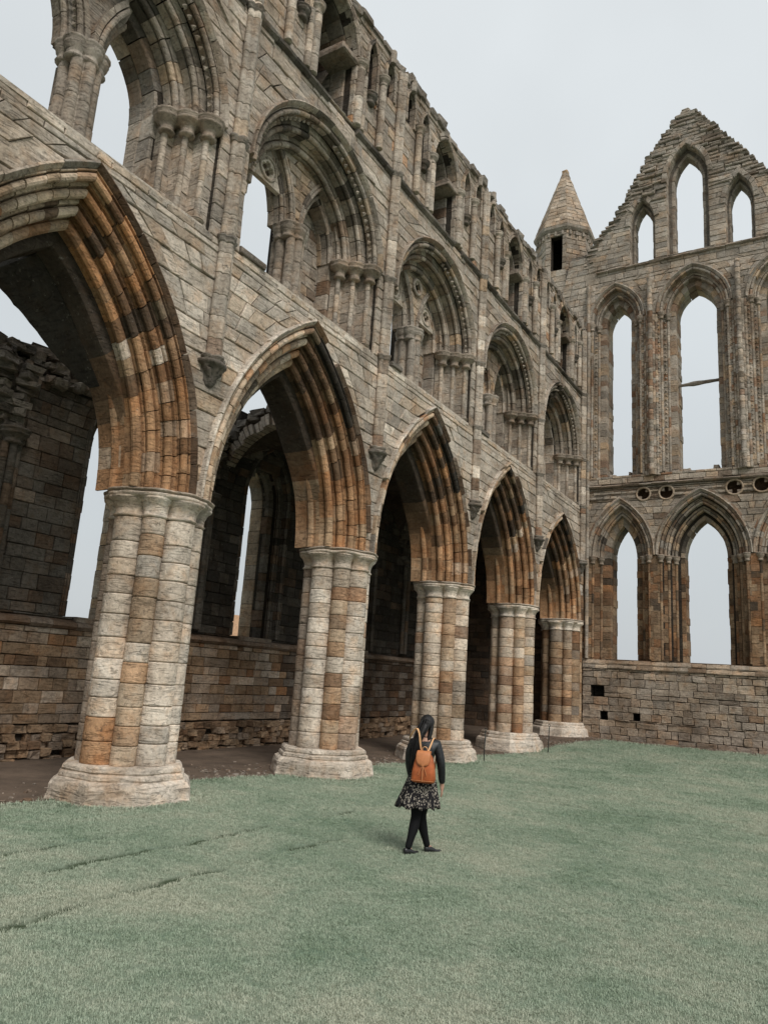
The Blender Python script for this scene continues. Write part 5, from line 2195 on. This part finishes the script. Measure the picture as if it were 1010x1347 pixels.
# printed dress: pale flecks on black cloth
mt, nt, b = new_mat('flecked_dress_cloth', .85, .15)
tc_ = N(nt, 'ShaderNodeTexCoord')
mp = N(nt, 'ShaderNodeMapping')
mp.inputs['Scale'].default_value = (1, 1, .62)
nt.links.new(tc_.outputs['Object'], mp.inputs['Vector'])
vo = N(nt, 'ShaderNodeTexVoronoi', Scale=58.0)
ns = N(nt, 'ShaderNodeTexNoise', Scale=16.0, Detail=2.0)
nt.links.new(mp.outputs[0], ns.inputs['Vector'])
nt.links.new(mp.outputs[0], vo.inputs['Vector'])
f1 = mapr(nt, vo.outputs['Distance'], .46, .36, 0, 1)
f2 = mapr(nt, ns.outputs['Fac'], .42, .5, 0, 1)
mx = N(nt, 'ShaderNodeMix', data_type='RGBA')
nt.links.new(mathn(nt, 'MULTIPLY', f1, f2), mx.inputs['Factor'])
mx.inputs['A'].default_value = (.014, .013, .015, 1)
mx.inputs['B'].default_value = (.36, .32, .27, 1)
nt.links.new(mx.outputs['Result'], b.inputs['Base Color'])
M_DRESS = mt

woman = thing('person', 'woman walking away in black leather jacket and flecked dress, carrying an orange backpack', 'person', (WX, WY, WZ))
woman['_w'] = (WX, WY, WZ)
# one continuous body
B_ = [
    (-.01, 0, .95, .13, .10), (-.005, 0, 1.10, .115, .09), (0, .0, 1.25, .13, .095), (.005, -.01, 1.38, .12, .08), (.012, 0, 1.47, .052), (.016, .015, 1.535, .052), (.018, .03, 1.60, .082, .095), (.02, .03, 1.675, .080, .092), (.02, .02, 1.715, .05, .06),
    (-.15, 0, 1.395, .055), (-.20, .03, 1.14, .042), (-.185, .14, .93, .032), (-.18, .17, .86, .026, .04),
    (.165, 0, 1.395, .055), (.235, -.01, 1.13, .042), (.250, .05, .90, .030), (.255, .07, .825, .022, .038),
    (-.08, 0, .86, .075), (-.06, -.02, .47, .036), (-.088, -.07, .27, .034), (-.133, -.12, .075, .028), (-.10, -.03, .035, .035, .03),
    (.06, 0, .86, .075), (-.005, .05, .47, .036), (.03, .09, .27, .034), (.085, .15, .075, .028), (.135, .21, .035, .034, .03),
    (.02, .125, 1.64, .018), (.018, .11, 1.57, .028),
]
E_ = [(0, 1), (1, 2), (2, 3), (3, 4), (4, 5), (5, 6), (6, 7), (7, 8), (3, 9), (9, 10), (10, 11), (11, 12), (3, 13), (13, 14), (14, 15), (15, 16), (0, 17), (17, 18), (18, 19), (19, 20), (20, 21), (0, 22), (22, 23), (23, 24), (24, 25), (25, 26), (6, 27), (6, 28)]
# fingers: unequal, slightly curled
for hi, sg in ((12, -1), (16, 1)):
    hr, hf, hz = B_[hi][:3]
    for k, L in enumerate((.070, .080, .075, .060)):
        df = .030 - .020 * k
        n0 = len(B_)
        B_.append((hr, hf + df, hz - .035, .0095))
        B_.append((hr - sg * .004, hf + df * 1.1 + .006, hz - .035 - L * .55, .0088))
        B_.append((hr - sg * .016, hf + df * 1.15 + .016, hz - .035 - L, .0078))
        E_ += [(hi, n0), (n0, n0 + 1), (n0 + 1, n0 + 2)]
    n0 = len(B_)
    B_.append((hr - sg * .012, hf + .045, hz - .012, .011))
    B_.append((hr - sg * .02, hf + .060, hz - .05, .009))
    E_ += [(hi, n0), (n0, n0 + 1)]
skin_obj('body', B_, E_, M_SKIN, woman, 2)
# tights
T_ = [(-.01, 0, .93, .135, .11), (-.085, 0, .84, .098), (-.062, -.01, .64, .100), (-.060, -.02, .47, .070), (-.072, -.05, .34, .076), (-.105, -.095, .19, .052), (-.133, -.12, .06, .046),
      (.065, 0, .84, .098), (.020, .03, .64, .094), (-.005, .05, .47, .068), (.012, .075, .34, .072), (.048, .115, .19, .050), (.085, .15, .06, .045)]
skin_obj('tights', T_, [(0, 1), (1, 2), (2, 3), (3, 4), (4, 5), (5, 6), (0, 7), (7, 8), (8, 9), (9, 10), (10, 11), (11, 12)], M_TIGHTS, woman, 2)
# jacket with collar and sleeves
J_ = [(-.01, 0, .985, .165, .125), (-.005, 0, 1.10, .150, .115), (0, 0, 1.25, .165, .120), (.005, -.01, 1.37, .150, .10), (.010, -.005, 1.445, .085, .075), (.013, .0, 1.485, .065, .062),
      (-.155, 0, 1.385, .078), (-.20, .01, 1.25, .064), (-.205, .03, 1.12, .058), (-.19, .11, .97, .050), (-.183, .145, .92, .046),
      (.17, 0, 1.385, .078), (.215, -.01, 1.25, .066), (.24, -.01, 1.12, .060), (.250, .035, .95, .050), (.254, .055, .885, .045)]
skin_obj('jacket', J_, [(0, 1), (1, 2), (2, 3), (3, 4), (4, 5), (3, 6), (6, 7), (7, 8), (8, 9), (9, 10), (3, 11), (11, 12), (12, 13), (13, 14), (14, 15)], M_JACKET, woman, 2, root=2)
# skirt: flared with folds
rings = []
for i in range(10):
    t = i / 9
    z = 1.00 - .42 * t
    R0 = .160 + .112 * t ** .9
    ring = []
    for k in range(64):
        a = 2 * PI * k / 64
        fold = (.022 * math.sin(a * 9 + 1.3) + .012 * math.sin(a * 14 + t * 2)) * t
        rr = R0 * (1 + .04 * math.sin(a * 2)) + fold
        ring.append(WP(-.012 - .038 * t + rr * math.cos(a), rr * .82 * math.sin(a) - .01 * t, z + .018 * math.sin(a * 9 + 2.6) * t))
    rings.append(ring)
V, Fc = loft(rings, False)
n_ = len(V)
V2 = [tuple(np.array(p) * 1.0) for p in V]
skirt = mesh_obj('dress_skirt', V, Fc, M_DRESS, woman, True)
skirt.modifiers.new('cloth_thickness', 'SOLIDIFY').thickness = .006
# hair: crown, and a long fall over the left shoulder
rings = []
for i in range(9):
    ph = PI * .62 * i / 8
    ring = []
    for k in range(24):
        a = 2 * PI * k / 24
        back = max(0, -math.sin(a))
        rr = math.sin(ph) if i else .02
        z = 1.665 + .098 * math.cos(ph) - .05 * back * (i / 8)
        ring.append(WP(.018 + .098 * rr * math.cos(a), .018 + (.112 * rr) * math.sin(a) - .01 * back, z + .006 * math.sin(a * 7 + i) + rng.uniform(-.003, .003)))
    rings.append(ring)
V, Fc = loft(rings)
mesh_obj('hair_crown', V, Fc, M_HAIR, woman, True)
H_ = [(.015, -.055, 1.67, .085, .06), (-.02, -.08, 1.57, .095, .055), (-.075, -.12, 1.46, .085, .05), (-.105, -.13, 1.34, .066, .042), (-.12, -.13, 1.22, .055, .035), (-.13, -.12, 1.10, .035, .025), (-.135, -.11, 1.02, .014)]
skin_obj('hair_fall', H_, [(i, i + 1) for i in range(6)], M_HAIR, woman, 2)
skin_obj('hair_side', [(.075, -.02, 1.67, .035), (.085, -.03, 1.58, .035), (.07, -.05, 1.48, .03), (.05, -.07, 1.42, .018)], [(0, 1), (1, 2), (2, 3)], M_HAIR, woman, 1)
# loose strands lying over the shoulder and back
for k in range(16):
    a0 = rng.uniform(-.9, .9)
    H2 = []
    for (r_, f_, z_, w_) in ((.015, -.10, 1.70, .06), (-.02, -.145, 1.57, .08), (-.075, -.185, 1.44, .08), (-.105, -.19, 1.30, .075), (-.12, -.18, 1.16, .065), (-.135, -.165, 1.02, .05)):
        H2.append((r_ + w_ * a0 + rng.uniform(-.012, .012), f_ + .03 * a0 * a0 + rng.uniform(-.006, .006), z_ + rng.uniform(-.01, .01)))
    H2[-1] = (H2[-1][0] + rng.uniform(-.02, .02), H2[-1][1], H2[-1][2] + rng.uniform(-.08, .05))
    V_, F_ = [], []
    for i, p in enumerate(H2):
        ww = .010 * (1 - i / 7)
        V_ += [WP(p[0] - ww, p[1], p[2]), WP(p[0] + ww, p[1], p[2]), WP(p[0], p[1] - ww, p[2])]
    for i in range(len(H2) - 1):
        for q in range(3):
            F_.append((i * 3 + q, i * 3 + (q + 1) % 3, i * 3 + 3 + (q + 1) % 3, i * 3 + 3 + q))
    mesh_obj('hair_strand', V_, F_, M_HAIR, woman, True)
# shoes
for nm, (r0, f0, dr, df) in (('shoe', (-.145, -.135, .095, .145)), ('shoe', (.075, .14, .13, .11))):
    rings = []
    L = math.hypot(dr, df)
    ux, uy = dr / L, df / L
    for i in range(11):
        t = i / 10
        wid = .038 * math.sin(PI * min(1, .18 + t * .86)) ** .6 + .004
        wid *= (1.0 if t < .5 else 1.08)
        h = .085 if t < .28 else .085 - .055 * min(1, (t - .28) / .45)
        h = max(.022, h * (1 if t < .95 else .6))
        c0 = (r0 + dr * 1.5 * (t - .12), f0 + df * 1.5 * (t - .12))
        ring = []
        for k in range(12):
            a = 2 * PI * k / 12
            zz = h * (.5 + .5 * math.sin(a))
            ww = wid * math.cos(a) * (1 if zz < h * .5 else .85)
            ring.append(WP(c0[0] - uy * ww, c0[1] + ux * ww, zz + (.0 if t > .3 else .008 if k < 1 else 0)))
        rings.append(ring)
    V, Fc = loft(rings)
    mesh_obj(nm, V, Fc, M_SHOE, woman, True)

# ------------------------------------------------------------------ her backpack
BR, BF, BZ = .045, -.215, .915
bag = thing('backpack', 'orange tan leather backpack with round flap, on the back of the walking woman', 'backpack', WP(BR, BF, BZ))
rings = []
for z, hw, hd in ((.0, .125, .055), (.012, .150, .072), (.05, .158, .082), (.14, .150, .085), (.24, .132, .075), (.31, .112, .062), (.345, .095, .05), (.36, .075, .035)):
    ring = []
    for k in range(28):
        a = 2 * PI * k / 28
        ca, sa = math.cos(a), math.sin(a)
        p = .55
        x = hw * math.copysign(abs(ca) ** p, ca)
        y = hd * math.copysign(abs(sa) ** p, sa)
        pl = .004 * math.sin(k * 2.7 + z * 20) * (z / .36)
        ring.append(WP(BR + x + pl, BF + y + pl, BZ + z))
    rings.append(ring)
V, Fc = loft(rings)
mesh_obj('bag_body', V, Fc, M_BAG, bag, True)
# flap: a rounded tongue folded over the top and down the outer side
V, Fc = [], []
ncol, nrow = 12, 12
for side in (0, 1):
    for j in range(nrow + 1):
        t = j / nrow
        # path: from the front top edge over to the outer face
        if t < .35:
            q = t / .35
            f_, z_ = .045 - .125 * q, .365 + .03 * math.sin(q * PI)
        else:
            q = (t - .35) / .65
            f_, z_ = -.080 - .022 * math.sin(q * 1.6), .365 - .165 * q
        half = .098 * (1 if t < .5 else math.sqrt(max(0.0, 1 - ((t - .5) / .5) ** 2.2))) + .001
        if t < .5:
            half *= .86 + .28 * t
        for i in range(ncol + 1):
            u = -1 + 2 * i / ncol
            off = .006 * side
            V.append(WP(BR + half * u, BF + f_ - off + .012 * u * u, BZ + z_ + off))
w = ncol + 1
L_ = (nrow + 1) * w
for j in range(nrow):
    for i in range(ncol):
        a = j * w + i
        Fc.append((a, a + 1, a + 1 + w, a + w))
        Fc.append((a + L_, a + w + L_, a + 1 + w + L_, a + 1 + L_))
for j in range(nrow):
    for i in (0, ncol):
        a = j * w + i
        Fc.append((a, a + w, a + w + L_, a + L_))
mesh_obj('flap', V, Fc, M_FLAP, bag, True)


def band(name, pts, wdt, th, mat, parent, side=(1, 0, 0)):
    """a flat strap through local points (r,f,z)"""
    P_ = [np.array(WP(*p)) for p in pts]
    # smooth
    for _ in range(2):
        Q = [P_[0]]
        for a, b_ in zip(P_[:-1], P_[1:]):
            Q += [a * .75 + b_ * .25, a * .25 + b_ * .75]
        Q.append(P_[-1])
        P_ = Q
    sv_ = np.array([RT[0], RT[1], 0.0]) * side[0] + np.array([FW[0], FW[1], 0.0]) * side[1] + np.array([0, 0, 1.0]) * side[2]
    rings = []
    for i, p in enumerate(P_):
        tg = P_[min(i + 1, len(P_) - 1)] - P_[max(i - 1, 0)]
        tg = tg / (np.linalg.norm(tg) + 1e-9)
        s_ = sv_ - tg * (sv_ @ tg)
        s_ = s_ / (np.linalg.norm(s_) + 1e-9)
        n = np.cross(tg, s_)
        rings.append([tuple(p + s_ * wdt / 2 * a + n * th / 2 * b_) for a, b_ in ((-1, -1), (1, -1), (1, 1), (-1, 1))])
    V, Fc = loft(rings)
    return mesh_obj(name, V, Fc, mat, parent, False)


band('shoulder_strap', [(BR + .03, BF + .05, BZ + .37), (.10, -.13, 1.36), (.125, -.08, 1.455), (.13, .02, 1.475), (.135, .09, 1.42), (.15, .12, 1.28), (.14, .10, 1.05), (.12, -.05, .95)], .020, .006, M_STRAP, bag)
band('shoulder_strap', [(BR - .04, BF + .04, BZ + .36), (-.02, -.20, 1.38), (-.035, -.21, 1.52), (-.075, -.19, 1.60), (-.13, -.15, 1.55), (-.19, -.09, 1.46), (-.20, .02, 1.42), (-.16, .12, 1.30), (-.13, .10, 1.05), (-.08, -.05, .95)], .022, .006, M_STRAP, bag)
band('grab_handle', [(BR - .03, BF + .03, BZ + .37), (BR - .035, BF + .01, BZ + .43), (BR, BF - .005, BZ + .455), (BR + .035, BF + .01, BZ + .43), (BR + .03, BF + .03, BZ + .37)], .014, .008, M_STRAP, bag, side=(0, 1, 0))
band('closing_strap', [(BR, BF - .098, BZ + .24), (BR + .004, BF - .106, BZ + .17), (BR + .002, BF - .100, BZ + .06), (BR, BF - .092, BZ + .02)], .016, .006, M_FLAP, bag)
for s_ in (-1, 1):
    band('draw_cord', [(BR + s_ * .01, BF - .092, BZ + .21), (BR + s_ * .04, BF - .098, BZ + .15), (BR + s_ * .055, BF - .096, BZ + .10)], .007, .006, M_FLAP, bag)
band('bottom_seam', [(BR - .15, BF - .075, BZ + .03), (BR, BF - .09, BZ + .03), (BR + .15, BF - .075, BZ + .03)], .008, .006, M_FLAP, bag, side=(0, 0, 1))

# ------------------------------------------------------------------ thin barrier posts
M_POST = plain_mat('dark_green_iron', (.03, .036, .034), .6, .4, .3, 20, .2, metal=.4)
for (px_, py_, lab) in ((.37, 14.7, 'thin dark barrier post standing right of the third pier'), (.55, 19.7, 'thin dark barrier post standing right of the fourth pier')):
    zg = lawn_h(px_, py_)
    pt = thing('barrier_post', lab, 'post', (px_, py_, zg), 'thin barrier posts along the arcade')

    def tube(name, pts_, r_, mat_, par):
        rings = []
        for i, p in enumerate(pts_):
            p = np.array(p)
            tg = np.array(pts_[min(i + 1, len(pts_) - 1)]) - np.array(pts_[max(i - 1, 0)])
            tg = tg / np.linalg.norm(tg)
            ref = np.array([0, 1.0, 0]) if abs(tg[1]) < .9 else np.array([1.0, 0, 0])
            a_ = np.cross(tg, ref)
            a_ /= np.linalg.norm(a_)
            b_ = np.cross(tg, a_)
            rings.append([tuple(p + (a_ * math.cos(q) + b_ * math.sin(q)) * r_) for q in [2 * PI * k / 8 for k in range(8)]])
        V, Fc = loft(rings)
        return mesh_obj(name, V, Fc, mat_, par, True)
    tube('rod', [(px_, py_, zg - .1), (px_ + .01, py_, zg + .4), (px_ + .03, py_, zg + .86)], .016, M_POST, pt)
    tube('loop', [(px_ + .03 + .035 * math.sin(a), py_, zg + .895 - .035 * math.cos(a)) for a in [2 * PI * k / 12 for k in range(12)]], .009, M_POST, pt)
    tube('base_plate', [(px_, py_, zg), (px_, py_, zg + .015)], .07, M_POST, pt)

# ------------------------------------------------------------------ far cottage seen through the second aisle light
M_ROOF = plain_mat('clay_roof', (.36, .22, .13), .85, .2, .3, 4, .3)
M_WALLC = plain_mat('pale_render', (.6, .56, .48), .9, .2, .12, 3, .2)
M_GLASS = plain_mat('window_dark_glass', (.03, .035, .04), .15, .5, .1, 2, 0)
cot = thing('cottage', 'distant cottage with an orange roof glimpsed through the aisle window', 'house', (-64, 70.5, .3))


def boxo(name, x0, x1, y0, y1, z0, z1, mat_, par):
    V = [(x, y, z) for z in (z0, z1) for x, y in ((x0, y0), (x1, y0), (x1, y1), (x0, y1))]
    return mesh_obj(name, V, [(0, 3, 2, 1), (4, 5, 6, 7), (0, 1, 5, 4), (1, 2, 6, 5), (2, 3, 7, 6), (3, 0, 4, 7)], mat_, par)


boxo('cottage_wall', -68, -60, 63, 78, -.2, 6.2, M_WALLC, cot)
V, Fc = loft([[(x, y, z) for x, z in ((-59.4, 6.1), (-64, 9.3), (-68.6, 6.1), (-68.6, 5.9), (-64, 9.05), (-59.4, 5.9))] for y in (62.6, 78.4)])
rf = mesh_obj('roof', V, Fc, M_ROOF, cot)
boxo('chimney', -64.5, -63.5, 77.2, 78.2, 8.3, 10.4, M_WALLC, rf)
for yy_ in (65, 68.5, 72, 75.5):
    wf = boxo('window', -60, -59.93, yy_, yy_ + 1.1, 3.6, 5.1, M_WALLC, cot)
    boxo('pane', -59.92, -59.9, yy_ + .1, yy_ + 1.0, 3.7, 5.0, M_GLASS, wf)
    wf = boxo('window', -60, -59.93, yy_, yy_ + 1.1, .9, 2.5, M_WALLC, cot)
    boxo('pane', -59.92, -59.9, yy_ + .1, yy_ + 1.0, 1.0, 2.4, M_GLASS, wf)

flush_bag()
